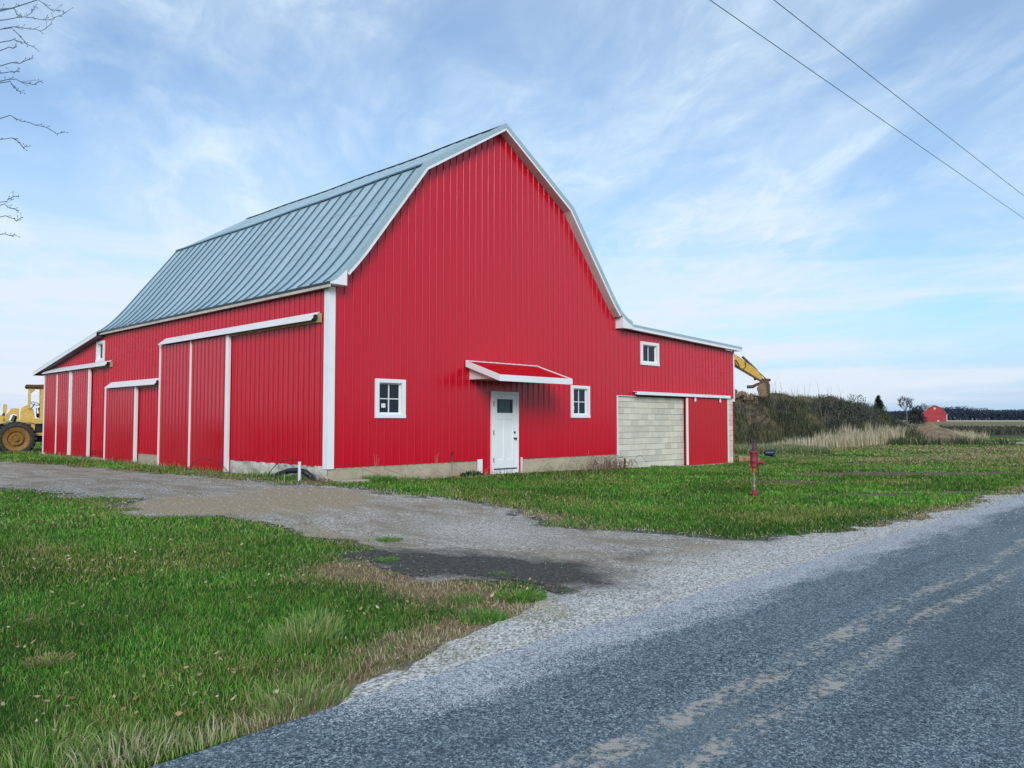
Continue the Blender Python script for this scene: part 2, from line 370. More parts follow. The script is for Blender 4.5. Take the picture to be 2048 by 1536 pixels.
def bumps(x, y):
    dr = np.clip(-sdf(x, y)/.6, 0, 1); bx = np.clip(np.maximum(np.maximum(-6.2-x, x-13.5), np.maximum(-.7-y, y-21))/1.0, 0, 1)
    rd = np.clip((y+11.3)/.5, 0, 1)+np.clip((-19-y)/.5, 0, 1)
    return (fbm(x, y, 1.6, 3)-.5)*.10*dr*bx*np.clip(rd, 0, 1)
def blob(x, y, cx, cy, rx_, ry_, rot=0.):
    c, s_ = math.cos(rot), math.sin(rot); dx, dy = x-cx, y-cy
    return np.exp(-(((dx*c+dy*s_)/rx_)**2 + ((-dx*s_+dy*c)/ry_)**2))
FWA = math.atan2(FW[1], FW[0])
def dry_mask(x, y):                      # dead brown thatch
    m = blob(x, y, -10.75, -10.0, .45, 1.3) + blob(x, y, -10.75, -8.6, .45, .9)*.8 + blob(x, y, -11.6, -10.85, 1.0, .3) + blob(x, y, -12.7, -11.4, .9, .25)
    m = m + blob(x, y, -6.2, -6.0, .5, 2.2)*.7 + blob(x, y, -5.9, .3, .5, .9)*.7 + blob(x, y, -6.3, 4.5, .5, 2.8)*.7 + blob(x, y, -4.6, -.6, 1.2, .4)*.6 + blob(x, y, -2.5, -.7, 2.2, .35)*.5
    xc, yc = tocam(x, y); m = m + np.clip(1-np.abs(y+11.1)/.3, 0, 1)*.8*(x > -6)
    m = m + np.clip((yc-24)/20, 0, .45)*(xc > 8)*(fbm(x, y, 9, 3) > .45)
    return np.clip(m*(.4+1.2*fbm(x, y, .7, 3)), 0, 1)
def bare_mask(x, y):                     # bare brown earth in the lawn
    m = blob(x, y, 8.6, -7.4, 2.6, .75, FWA-math.pi/2)*1.5 + blob(x, y, 10.3, -8.6, 2.0, .5, FWA-math.pi/2)*.7 + blob(x, y, 1.4, -9.3, 1.2, .22, FWA-math.pi/2) + blob(x, y, 3.1, -9.9, 1.3, .22, FWA-math.pi/2) + blob(x, y, 3.4, -6.3, 1.6, .5, FWA-math.pi/2)*.7
    m = m + blob(x, y, .9, -2.2, 1.6, .45, FWA-math.pi/2)*.6 + blob(x, y, 3.4, -.7, 1.5, .25)*.9 + blob(x, y, -3.3, -.35, 2.0, .18)
    return np.clip(m*(.5+2.0*fbm(x+9, y, .8, 3)), 0, 1)
# ------------------------------------------------------------------ ground sheet
def axis(lo, hi, s, flo, fhi, g=1.18):
    a = list(np.arange(lo, hi, s)); d = s; q = a[-1]
    while q < fhi: d *= g; q += d; a.append(q)
    d = s; q = a[0]; b = []
    while q > flo: d *= g; q -= d; b.append(q)
    return np.array(b[::-1]+a)
xs = axis(-17, 16, .16, -2500, 3500); ys = axis(-14, 10, .16, -600, 3500)
gx, gy = np.meshgrid(xs, ys, indexing='ij'); X = gx.ravel(); Y = gy.ravel()
Z = hgt(X, Y) + bumps(X, Y)
ny = len(ys); ii, jj = np.meshgrid(np.arange(len(xs)-1), np.arange(ny-1), indexing='ij'); a0 = (ii*ny+jj).ravel()
quads = np.stack([a0, a0+ny, a0+ny+1, a0+1], 1)
msk = np.stack([np.clip(dry_mask(X, Y), 0, 1), np.clip(bare_mask(X, Y), 0, 1), np.clip((drive_f(X, Y)+.35)/.7, 0, 1)], 1)
def ground_mat():
    g = G('lawn_and_field_soil'); p = g.pos(); a = g.sep(g.attr('mask').outputs['Vector'])
    n1 = g.noise(p, 1.6, 6, .6); n2 = g.noise(p, 14, 6, .7); n3 = g.noise(p, .25, 4, .5)
    grass = g.mix(g.ramp(n2, [(.35, 0.), (.65, 1.)]), (.018, .05, .009), (.045, .115, .018))
    grass = g.mix(g.ramp(n1, [(.45, 0.), (.7, .5)]), grass, (.12, .13, .045))
    dry = g.mix(g.ramp(n2, [(.3, 0.), (.7, 1.)]), (.09, .06, .035), (.34, .26, .15))
    bare = g.mix(g.ramp(n2, [(.3, 0.), (.7, 1.)]), (.055, .043, .028), (.25, .20, .13))
    grav = g.mix(g.ramp(g.noise(p, 40, 4, .7), [(.35, 0.), (.65, 1.)]), (.10, .095, .085), (.38, .37, .35))
    c = g.mix(g.ramp(g.math('ADD', a[0], g.math('MULTIPLY', g.math('SUBTRACT', n2, .5), .8)), [(.3, 0.), (.6, 1.)]), grass, dry)
    c = g.mix(g.ramp(g.math('ADD', a[1], g.math('MULTIPLY', g.math('SUBTRACT', n2, .5), .8)), [(.3, 0.), (.6, 1.)]), c, bare)
    c = g.mix(g.ramp(g.math('ADD', a[2], g.math('MULTIPLY', g.math('SUBTRACT', n2, .5), .9)), [(.35, 0.), (.75, 1.)]), c, grav)
    # fields lie in strips across the view beyond the yard
    s_ = g.sep(p); yc = g.math('ADD', g.math('MULTIPLY', g.math('SUBTRACT', s_[0], CX), FW[0]), g.math('MULTIPLY', g.math('SUBTRACT', s_[1], CY), FW[1]))
    yc = g.math('ADD', yc, g.math('MULTIPLY', g.math('SUBTRACT', n3, .5), 4.))
    lg = g.math('DIVIDE', g.math('LOGARITHM', g.math('MAXIMUM', yc, 1.), 10.), 3.)     # log10(distance)/3
    def lp(d): return math.log10(d)/3
    strip = g.n('ShaderNodeValToRGB'); strip.color_ramp.interpolation = 'LINEAR'; e = strip.color_ramp.elements
    st = [(50, (.12, .15, .05)), (56, (.16, .17, .06)), (57.5, (.45, .42, .36)), (61, (.42, .40, .34)), (63, (.06, .13, .03)), (85, (.07, .14, .035)), (92, (.07, .065, .045)), (150, (.09, .08, .055)), (170, (.40, .34, .22)), (205, (.42, .36, .24)), (225, (.20, .17, .10)), (400, (.24, .20, .11)), (440, (.50, .44, .30)), (600, (.5, .45, .32)), (900, (.15, .14, .1))]
    while len(e) < len(st): e.new(.5)
    for k, (d, cc) in zip(e, st): k.position = lp(d); k.color = (*cc, 1)
    g.l(lg, strip.inputs[0])
    fcol = g.mix(g.ramp(g.noise(p, .6, 6, .65), [(.3, 0.), (.7, .55)]), strip.outputs[0], g.mix(1., strip.outputs[0], (.55, .6, .5), 'MULTIPLY'))
    c = g.mix(g.ramp(lg, [(lp(46), 0.), (lp(54), 1.)]), c, fcol)
    return g.out(c, .95, g.bump(g.math('ADD', n2, g.noise(p, 60, 3)), .8, .03), spec=.15)
go = fastmesh('ground', np.stack([X, Y, Z], 1), quads, mat=ground_mat(), attrs={'mask': msk}, smooth=True); tag(go, kind='structure')

def clipgrid(x0, x1, y0, y1, s, f, zoff):
    xs = np.linspace(x0, x1, int(round((x1-x0)/s))+1); ys = np.linspace(y0, y1, int(round((y1-y0)/s))+1); gx, gy = np.meshgrid(xs, ys, indexing='ij'); F = f(gx, gy)
    V = []; T = []; idx = {}
    def vid(x, y):
        k = (round(x, 4), round(y, 4))
        if k not in idx: idx[k] = len(V); V.append(k)
        return idx[k]
    for i in range(len(xs)-1):
        for j in range(len(ys)-1):
            c = [(i, j), (i+1, j), (i+1, j+1), (i, j+1)]; fv = [F[q] for q in c]
            if max(fv) <= 0: continue
            if min(fv) > 0: T.append([vid(xs[a], ys[b]) for a, b in c]); continue
            for tri in ((0, 1, 2), (0, 2, 3)):
                out = []
                for k in range(3):
                    A, B = tri[k], tri[(k+1) % 3]; fa, fb = fv[A], fv[B]; pa = (xs[c[A][0]], ys[c[A][1]]); pb = (xs[c[B][0]], ys[c[B][1]])
                    if fa > 0: out.append(pa)
                    if (fa > 0) != (fb > 0): t = fa/(fa-fb); out.append((pa[0]+t*(pb[0]-pa[0]), pa[1]+t*(pb[1]-pa[1])))
                if len(out) >= 3:
                    ids = [vid(*q) for q in out]
                    if len(set(ids)) == len(ids): T.append(ids)
    V = np.array(V); Z = hgt(V[:, 0], V[:, 1])+zoff
    return np.column_stack([V, Z]), [t for t in T if len(t) == 4], [t for t in T if len(t) == 3]
def gravel_mat():
    g = G('driveway_gravel'); p = g.pos(); a = g.sep(g.attr('mask').outputs['Vector'])
    vd = g.voro(p, 62, 'Color'); vs_ = g.sep(vd); n2 = g.noise(g.mapping(p, (1, .6, 1)), 2.6, 9, .7); n1 = g.noise(p, .9, 5, .6); n3 = g.noise(p, 24, 5, .7)
    st = g.ramp(vs_[0], [(0., (.12, .11, .095)), (.35, (.31, .295, .26)), (.7, (.50, .46, .39)), (1., (.74, .70, .62))])
    dirt = g.mix(g.ramp(n3, [(.3, 0.), (.7, 1.)]), (.14, .115, .08), (.38, .315, .23))
    c = g.mix(g.ramp(g.math('ADD', g.math('MULTIPLY', n2, .5), g.math('MULTIPLY', g.noise(g.mapping(p, (1.6, .5, 1), (0, 0, .25)), 1.3, 6, .65), .55)), [(.46, 0.), (.60, .85)]), st, dirt)
    tan = g.mix(g.ramp(n3, [(.3, 0.), (.7, 1.)]), (.20, .16, .10), (.52, .43, .30))
    wh = g.mix(g.ramp(vs_[0], [(0., 0.), (.9, 1.)]), (.18, .18, .17), (.80, .79, .75))
    dk = g.mix(g.ramp(n3, [(.35, 0.), (.75, 1.)]), (.03, .033, .03), (.15, .15, .125))
    def on(m_, lo=.3, hi=.6, amp=1.3): return g.ramp(g.math('ADD', m_, g.math('MULTIPLY', g.math('SUBTRACT', n2, .5), amp)), [(lo, 0.), (hi, 1.)])
    c = g.mix(on(a[1]), c, tan); c = g.mix(g.math('MULTIPLY', on(a[2], .2, .9), .85), c, wh); c = g.mix(on(a[0], .25, .7), c, dk)
    h = g.math('ADD', g.voro(p, 62), g.math('MULTIPLY', n2, 2.))
    return g.out(c, .93, g.bump(h, .9, .012), spec=.2)
V, Q, T = clipgrid(-19, 8, -12.5, 25, .12, lambda x, y: np.where(barnmask(x, y), -1, drive_f(x, y)), .008)
dx, dy = V[:, 0], V[:, 1]
fe = drive_f(dx, dy); dark = np.exp(-(fe/.25)**2)*.65*(dy > -10.6)*(fbm(dx, dy, .8, 3) > .42)+blob(dx, dy, -9.7, -9.3, .8, 1.6, .12)*1.05+blob(dx, dy, -7.9, -9.9, .9, .35)*.35 + blob(dx, dy, -6.3, -8.4, .22, 1.6, .1)*.9 + blob(dx, dy, -10.2, -7.6, .35, .9)*.6
tan = blob(dx, dy, -8.6, -3.0, 1.5, 1.6)*1. + blob(dx, dy, -10.2, -2.5, .7, 1.2)*.9 + blob(dx, dy, -7.3, -1.6, .8, 1.5)*.5 + blob(dx, dy, -9.9, -6.6, .5, 1.0)*.7 + blob(dx, dy, -7, -10.2, 1., .3)*.5
wht = np.clip((-10.0-dy)/1.0, 0, 1) + blob(dx, dy, -8.0, -7.5, 1.1, 1.6)*.6
wht = np.clip(wht, 0, 1)*np.clip((dx+13.6)/.8, 0, 1)
dv = fastmesh('driveway', V, Q, T, mat=gravel_mat(), attrs={'mask': np.stack([np.clip(dark, 0, 1), np.clip(tan, 0, 1), wht], 1)}, smooth=True); tag(dv, kind='structure')
def road_mat():
    g = G('chip_seal_asphalt'); p = g.pos(); s_ = g.sep(p)
    vs_ = g.sep(g.voro(p, 135, 'Color')); vs2 = g.sep(g.voro(p, 66, 'Color')); n1 = g.noise(g.mapping(p, (.45, 1.3, 1)), 1.3, 6, .65); n2 = g.noise(p, 6, 6, .65)
    v = g.math('ADD', g.math('MULTIPLY', vs_[0], .6), g.math('MULTIPLY', vs2[1], .4))
    st = g.ramp(v, [(0.08, (.008, .017, .028)), (.36, (.062, .105, .14)), (.64, (.18, .255, .29)), (.88, (.50, .57, .58))])
    lightp = g.mix(.5, st, (.19, .245, .29))
    c = g.mix(g.ramp(n1, [(.42, 0.), (.66, .45)]), st, lightp)
    tr = g.noise(g.mapping(p, (.10, 1.0, 1)), 1.5, 5, .6); c = g.mix(g.ramp(tr, [(.50, 0.), (.62, .3)]), c, (.022, .034, .048)); c = g.mix(g.ramp(tr, [(.34, .45), (.46, 0.)]), c, (.20, .25, .27))
    wh = g.mix(g.ramp(v, [(.2, 0.), (.85, 1.)]), (.15, .18, .22), (.80, .84, .87))
    ed = g.math('ADD', g.math('ADD', s_[1], 12.15), g.math('MULTIPLY', g.math('SUBTRACT', n1, .5), 1.1))
    f = g.math('MULTIPLY', g.ramp(ed, [(-.0, 0.), (.62, 1.)]), 1.0)
    f = g.math('MULTIPLY', f, g.ramp(g.math('MULTIPLY', g.math('ADD', s_[0], 14.), .25), [(.12, 0.), (.42, 1.)]))
    f = g.math('GREATER_THAN', g.math('ADD', f, g.math('MULTIPLY', vs_[1], .55)), .66)
    c = g.mix(f, c, wh)
    # worn centre lines, the paint mostly gone
    wob = g.math('MULTIPLY', g.math('SUBTRACT', g.noise(p, .35, 3), .5), .35)
    yy = g.math('ADD', s_[1], wob)
    def band(y0, hw): return g.math('SUBTRACT', 1., g.math('DIVIDE', g.math('ABSOLUTE', g.math('SUBTRACT', yy, y0)), hw), True)
    b = g.math('MAXIMUM', band(-12.90, .13), band(-13.22, .12))
    brk = g.noise(g.mapping(p, (1., 2.4, 1)), 1.9, 6, .65); brk2 = g.noise(p, 22, 5, .7)
    t = g.math('ADD', g.math('ADD', g.ramp(b, [(.0, 0.), (.5, .55)]), g.math('MULTIPLY', g.math('SUBTRACT', brk, .5), 1.7)), g.math('MULTIPLY', g.math('SUBTRACT', brk2, .5), 2.4))
    t = g.math('MULTIPLY', g.ramp(t, [(.50, 0.), (.80, 1.)]), g.ramp(b, [(0., 0.), (.12, 1.)]))
    c = g.mix(g.math('MULTIPLY', t, .85), c, (.52, .48, .40))
    sp_ = g.ramp(g.noise(p, 1.9, 5, .6), [(.70, 0.), (.74, .6)]); c = g.mix(sp_, c, (.40, .38, .33))
    h = g.math('ADD', g.voro(p, 135), g.math('MULTIPLY', g.voro(p, 66), .7))
    return g.out(c, .85, g.bump(h, 1., .01), spec=.35)
V, Q, T = clipgrid(-24, 8, -18.6, -11.2, .16, lambda x, y: np.minimum(road_edge(x)-y, y+18.5), .014)
# the road runs on, straight, past the part whose edge is seen close
b0 = len(V); extra = []
for (xa, xb) in ((-120, -24), (8.0, 260)):
    k = b0+len(extra); extra += [(xa, -18.5, .014), (xb, -18.5, .014), (xb, -11.6, .014), (xa, -11.6, .014)]; Q.append([k, k+1, k+2, k+3])
V = np.vstack([V, np.array(extra)])
rd = fastmesh('road', V, Q, T, mat=road_mat(), smooth=False); tag(rd, kind='structure')

# ------------------------------------------------------------------ the barn (front wall on y = 0, left wall on x = -5.6)
barn = thing('barn', 'big red gambrel barn with white trim, grey metal roof and a white entry door', 'barn', (0, 0, 0))
XL, XR, XE, YB, YE = -5.6, 5.2, 12.9, 13.8, 20.3      # left wall, right of gable, end of side wing, back of gable part, back of rear wing
XC = -.2
def pl(pts): a = [p[0] for p in pts]; b = [p[1] for p in pts]; return lambda q: float(np.interp(q, a, b))
def RPF(rib): return ((-.034, 0), (-.030, .0), (-.024, rib*.45), (-.0175, rib*.86), (-.011, rib), (-.006, rib), (.006, rib), (.011, rib), (.0175, rib*.86), (.024, rib*.45), (.030, 0), (.034, 0))
def siding(mb, P, q0, q1, zb, zt, period=.2286, phase=0., opens=(), brks=(), rib=.025, extra=()):
    """ribbed sheet from q0 to q1; P(q, out, z) places a point; opens: (qa, qb, za, zb) holes"""
    qs = {round(q0, 4), round(q1, 4)}
    for (a, b, _, _) in opens: qs |= {round(a, 4), round(b, 4)}
    for b in brks: qs |= {round(b-.0005, 4), round(b+.0005, 4)}
    k = math.floor((q0-phase)/period)-1; offs = {}
    while phase+k*period < q1+period:
        c = phase+k*period
        for d, o in RPF(rib):
            if q0 < c+d < q1: qs.add(round(c+d, 4)); offs[round(c+d, 4)] = o
        if extra:
            for e in extra:
                for d, o in ((-.012, 0), (0, rib*.35), (.012, 0)):
                    if q0 < c+e+d < q1: qs.add(round(c+e+d, 4)); offs[round(c+e+d, 4)] = o
        k += 1
    def prof(q):
        r = ((q-phase+period/2) % period)-period/2; a = abs(r)
        return float(np.interp(a, [.011, .0175, .024, .030], [rib, rib*.86, rib*.45, 0]))
    qs = sorted(qs)
    for a, b in zip(qs[:-1], qs[1:]):
        if b-a < 1e-5: continue
        m_ = (a+b)/2; e = min(.0002, (b-a)/4); oa = offs.get(a, prof(a)); ob = offs.get(b, prof(b))
        segs = [((zb(a+e), zb(b-e)), (zt(a+e), zt(b-e)))]
        for (qa, qb, za, zb_) in opens:
            if qa-1e-6 <= a and b <= qb+1e-6:
                segs = [(segs[0][0], (za, za)), ((zb_, zb_), segs[-1][1])] if zb_ < segs[-1][1][0] else [(segs[0][0], (za, za))]
                break
        for (lo, hi) in segs:
            if hi[0]-lo[0] < .005: continue
            mb.add([P(a, oa, lo[0]), P(b, ob, lo[1]), P(b, ob, hi[1]), P(a, oa, hi[0])], [(0, 1, 2, 3)])
FR = lambda q, o, z: (q, -o, z)
LF = lambda q, o, z: (XL-o, q, z)
# gable outline under the roof
gab = [(-5.6, 4.60), (-5.38, 4.78), (-4.86, 5.33), (-3.0, 7.78), (XC, 9.48), (2.6, 7.80), (4.62, 5.36), (5.2, 4.78)]
mb = MB()
zt = pl(gab); zb = lambda q: .46 if q < -.86 else (.10 if q < .67 else .45)
siding(mb, FR, XL+.02, XR, zb, zt, phase=-5.42, brks=(-.86, .67), opens=((-4.26, -3.52, 1.66, 2.43), (2.95, 3.68, 1.70, 2.50), (-.48, .50, .09, 2.28)))
mb.build('siding_wall', M['red'], barn, fixn=False, weld=True)
mb = MB(); wt = pl([(5.2, 4.50), (12.92, 4.27)])
siding(mb, FR, XR+.001, XE, lambda q: 2.34 if q < 6.3 else 2.40, lambda q: wt(q)-.01, phase=-5.42, brks=(6.3,), opens=((6.62, 7.54, 3.47, 4.12),))
mb.build('siding_wall', M['red'], barn, fixn=False, weld=True)
# long wall, main part and rear wing
mb = MB(); lt = pl([(0, 4.52), (13.8, 4.52)])
lb = lambda q: .49 if q < 4.7 else (.2 if q < 8.85 else (.49 if q < 10.9 else .24))
siding(mb, LF, .02, YB, lb, lt, period=.2286, phase=.16, brks=(4.7, 8.85, 10.9), opens=((13.79, 13.8, 3.6, 4.2),), extra=(.0762, .1524))
for z_ in (1.15, 2.38, 3.15, 4.1):
    for k in range(60):
        y_ = .22+k*.2286
        if y_ < 13.7 and not (4.6 < y_ < 9.1) and not (z_ < 2.7 and y_ > 10.9): mb.box(XL-.006, XL-.0005, y_, y_+.011, z_, z_+.011)
mb.build('siding_wall', M['red_glossy'], barn, fixn=False, weld=True)
mb = MB(); rt_ = pl([(13.8, 4.42), (20.3, 3.42)])
siding(mb, LF, YB+.001, YE, lambda q: .26, rt_, phase=.16, opens=((13.86, 14.46, 3.63, 4.22),), extra=(.0762, .1524))
mb.build('siding_wall', M['red_glossy'], barn, fixn=False, weld=True)
# walls turned away from the road
mb = MB(); mb.add([(XE, 0, -.2), (XE, YB, -.2), (XE, YB, 4.25), (XE, 0, 4.25)], [(0, 1, 2, 3)]); mb.add([(XL, YE, 0), (XR, YE, 0), (XR, YE, 3.42), (XL, YE, 3.42)], [(0, 1, 2, 3)])
mb.add([(XR, YB, 0), (XR, YE, 0), (XR, YE, 3.4), (XR, YB, 4.4)], [(0, 1, 2, 3)]); mb.add([(XR, YB, -.2), (XE, YB, -.2), (XE, YB, 4.3), (XR, YB, 4.5)], [(0, 1, 2, 3)])
mb.add([(q, YB, z) for q, z in gab]+[(XR, YB, 4.3), (XL, YB, 4.3)], [tuple(range(len(gab)+2))]); mb.build('siding_wall', M['red'], barn)
# roof: profile swept along the ridge, upper and lower slopes, flared eaves, standing seams
rp = [(-5.74, 4.60), (-5.58, 4.72), (-5.38, 4.90), (-5.16, 5.14), (-4.9, 5.45), (-3.07, 7.86), (XC, 9.64), (2.67, 7.90), (4.62, 5.52), (4.9, 5.2), (5.15, 4.96), (5.45, 4.80), (5.72, 4.70)]
Y0, Y1 = -.27, 14.05
def strip(mb, prof, y0, y1, th, mi=0, lift=0., sag=True):
    """prof with thickness th below it, swept from y0 to y1"""
    nrm = []
    for i in range(len(prof)):
        a = prof[max(i-1, 0)]; b = prof[min(i+1, len(prof)-1)]; d = math.hypot(b[0]-a[0], b[1]-a[1]); nrm.append((-(b[1]-a[1])/d, (b[0]-a[0])/d))
    ys_ = [y0]+[y for y in np.arange(math.ceil(y0), y1, 1.0) if y > y0+.05]+[y1] if sag else [y0, y1]
    n = len(prof); vs = []
    for yy in ys_:
        s_ = sagf(yy) if sag else 0.
        for (p, q) in zip(prof, nrm): vs.append((p[0]+q[0]*lift, yy, p[1]+q[1]*lift+s_))
        for (p, q) in zip(prof, nrm): vs.append((p[0]+q[0]*(lift-th), yy, p[1]+q[1]*(lift-th)+s_))
    fs = []; m_ = 2*n
    for k in range(len(ys_)-1):
        for i in range(n-1):
            fs.append((k*m_+i, k*m_+i+1, (k+1)*m_+i+1, (k+1)*m_+i)); fs.append((k*m_+n+i, (k+1)*m_+n+i, (k+1)*m_+n+i+1, k*m_+n+i+1))
        for i in (0, n-1): fs.append((k*m_+i, k*m_+n+i, (k+1)*m_+n+i, (k+1)*m_+i))
    for k in (0, len(ys_)-1):
        for i in range(n-1): fs.append((k*m_+i, k*m_+n+i, k*m_+n+i+1, k*m_+i+1))
    mb.add(vs, fs, mi)
def sagf(y): return -.035*math.sin(math.pi*max(0, min(1, y/13.8))) + .012*math.sin(y*1.3)*(0 < y < 13.8)
mb = MB(); strip(mb, rp, Y0+.015, Y1, .05)
iL, iR = 5, 7
rs = random.Random(4)
y = Y0+.30; k = 0
while y < Y1-.05:
    s_ = [(p[0], p[1]) for p in rp]
    for part in (rp[:iL+1], rp[iL:iR], rp[iR-1:iR+1], rp[iR:]):
        upper = part[-1][1] > 9 or part[0][1] > 9
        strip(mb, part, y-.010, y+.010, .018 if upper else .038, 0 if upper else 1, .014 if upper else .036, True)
    # cross laps between the panels
    L1 = 1.05+.35*((k*7) % 3)+rs.uniform(-.05, .05); L2 = L1+1.45
    for t in (L1/3.6, L2/3.6):
        if t < .95:
            ax, az = rp[4]; bx, bz = rp[5]; px_, pz = ax+(bx-ax)*(1-t), az+(bz-az)*(1-t); d = math.hypot(bx-ax, bz-az); ux, uz = (bx-ax)/d, (bz-az)/d
            yy0 = y+.012; yy1 = min(y+.515, Y1); s0 = sagf(y+.2)
            mb.add([(px_-uz*.0-ux*.012, yy0, pz-uz*.012+.001+s0), (px_-ux*.012, yy1, pz-uz*.012+.001+s0), (px_-uz*.012, yy1, pz+ux*.012+s0), (px_-uz*.012, yy0, pz+ux*.012+s0), (px_+ux*.09-uz*.001, yy1, pz+uz*.09+ux*.001+s0), (px_+ux*.09-uz*.001, yy0, pz+uz*.09+ux*.001+s0)], [(0, 1, 2, 3), (3, 2, 4, 5)])
    y += .535; k += 1
# drip fold where upper roof meets the steep slope, and ridge cap
for i, s_ in ((5, -1), (7, 1)):
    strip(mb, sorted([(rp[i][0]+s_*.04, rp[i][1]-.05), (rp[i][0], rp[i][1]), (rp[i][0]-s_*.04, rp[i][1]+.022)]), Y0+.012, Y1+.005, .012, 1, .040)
strip(mb, [(XC-.16, rp[6][1]-.09), (XC, rp[6][1]+.0), (XC+.16, rp[6][1]-.10)], Y0+.01, Y1+.01, .012, 0, .042)
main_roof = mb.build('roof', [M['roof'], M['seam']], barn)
# rake trim: grey metal edge above a white board, with soffit behind
def rake(prof, y, z_off0, z_off1, th=.02):
    m_ = MB(); strip(m_, prof, y, y+th, z_off1-z_off0, 0, -z_off0, False); return m_
rake(rp, Y0-.012, -.045, .09, .025).build('rake_flashing', M['roof'], barn)
rk = [p for p in rp[2:11]]
rake(rk, Y0-.008, .092, .155, .03).build('rake_board', M['white'], barn)
rk_up = MB(); strip(rk_up, rp[3:11], Y0+.024, -.001, .012, 0, -.145, False); rk_up.build('soffit', M['white_pink'], barn)
rake([(x_, z_) for x_, z_ in rp], Y1-.01, -.03, .13, .03).build('rake_board', M['white'], barn)
# boxed eave returns at both front corners
mb = MB(); mb.prism([(-5.76, 4.545), (-5.34, 4.545), (-5.34, 4.90), (-5.44, 4.80), (-5.6, 4.655), (-5.76, 4.575)], -.30, -.001); mb.build('eave_return', M['white'], barn)
mb = MB(); mb.prism([(5.16, 4.50), (5.60, 4.50), (5.70, 4.57), (5.70, 4.60), (5.42, 4.70), (5.24, 4.80), (5.16, 4.86)], -.30, -.001); mb.build('eave_return', M['white'], barn)
# long eave: dark drip edge, cream fascia, old dark soffit
mb = MB(); mb.box(-5.775, -5.757, -.255, 14.03, 4.545, 4.60); mb.build('drip_edge', M['black'], barn)
mb = MB(); mb.box(-5.762, -5.735, -.25, 14.02, 4.475, 4.544); mb.build('fascia', M['cream'], barn)
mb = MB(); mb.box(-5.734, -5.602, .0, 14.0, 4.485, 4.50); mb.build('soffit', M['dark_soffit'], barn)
# rear wing roof, sloping down away from the gable part
def slab(y0, z0, y1, z1, x0, x1, th): return [(x0, y0, z0), (x1, y0, z0), (x1, y1, z1), (x0, y1, z1), (x0, y0, z0-th), (x1, y0, z0-th), (x1, y1, z1-th), (x0, y1, z1-th)]
BOXF = [(0, 1, 2, 3), (4, 7, 6, 5), (0, 4, 5, 1), (1, 5, 6, 2), (2, 6, 7, 3), (3, 7, 4, 0)]
mb = MB(); mb.add(slab(13.7, 4.62, 20.9, 3.52, -5.86, 5.6, .04), BOXF)
for k in range(24): x_ = -5.7+k*.46; mb.add(slab(13.72, 4.65, 20.9, 3.55, x_, x_+.02, .03), BOXF)
mb.build('roof', M['roof'], barn)
mb = MB(); mb.add(slab(13.85, 4.555, 20.92, 3.475, -5.885, -5.862, .12), BOXF); mb.build('rake_board', M['white'], barn)
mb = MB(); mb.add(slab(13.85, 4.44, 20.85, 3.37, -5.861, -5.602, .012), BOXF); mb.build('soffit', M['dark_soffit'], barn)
mb = MB(); mb.box(-5.86, 5.6, 20.901, 20.925, 3.36, 3.50); mb.build('fascia', M['white'], barn)
# side wing roof, low pitch to the right
def xslab(x0, z0, x1, z1, y0, y1, th): return [(x0, y0, z0), (x1, y0, z1), (x1, y1, z1), (x0, y1, z0), (x0, y0, z0-th), (x1, y0, z1-th), (x1, y1, z1-th), (x0, y1, z0-th)]
mb = MB(); mb.add(xslab(5.3, 4.68, 13.16, 4.42, -.24, 13.9, .05), BOXF)
for k in range(30): y_ = -.2+k*.47; mb.add(xslab(5.4, 4.70, 13.16, 4.445, y_, y_+.018, .022), BOXF)
mb.build('roof', M['roof'], barn)
mb = MB(); mb.add(xslab(5.62, 4.675, 13.18, 4.425, -.262, -.241, .085), BOXF); mb.build('rake_flashing', M['roof'], barn)
mb = MB(); mb.add(xslab(5.62, 4.588, 13.16, 4.338, -.258, -.235, .085), BOXF); mb.build('rake_board', M['white'], barn)
mb = MB(); mb.add(xslab(5.62, 4.53, 13.14, 4.28, -.234, -.001, .012), BOXF); mb.build('soffit', M['white_pink'], barn)
# corner posts
def cpost(x0, x1, y0, y1, z0, z1, nm='corner_trim'): m_ = MB(); m_.box(x0, x1, y0, y1, z0, z1, 0, .004); return m_.build(nm, M['white'], barn)
m_ = MB(); m_.prism([(-5.632, .16), (-5.632, -.032), (-5.46, -.032), (-5.46, -.001), (-5.601, -.001), (-5.601, .16)], .44, 4.53, 'z'); m_.build('corner_trim', M['white'], barn)
cpost(12.86, 12.945, -.034, .06, 2.28, 4.27); cpost(-5.635, -5.55, 20.2, 20.335, .2, 3.36)
cpost(5.19, 5.225, -.03, -.0, .42, 2.34)
cpost(-1.03, -.862, -.05, -.022, .06, .50); cpost(.662, .69, -.05, -.0, .06, .5)
m_ = MB(); m_.box(5.227, 6.29, -.026, -.0, 2.325, 2.343); m_.build('sill_trim', M['white'], barn)
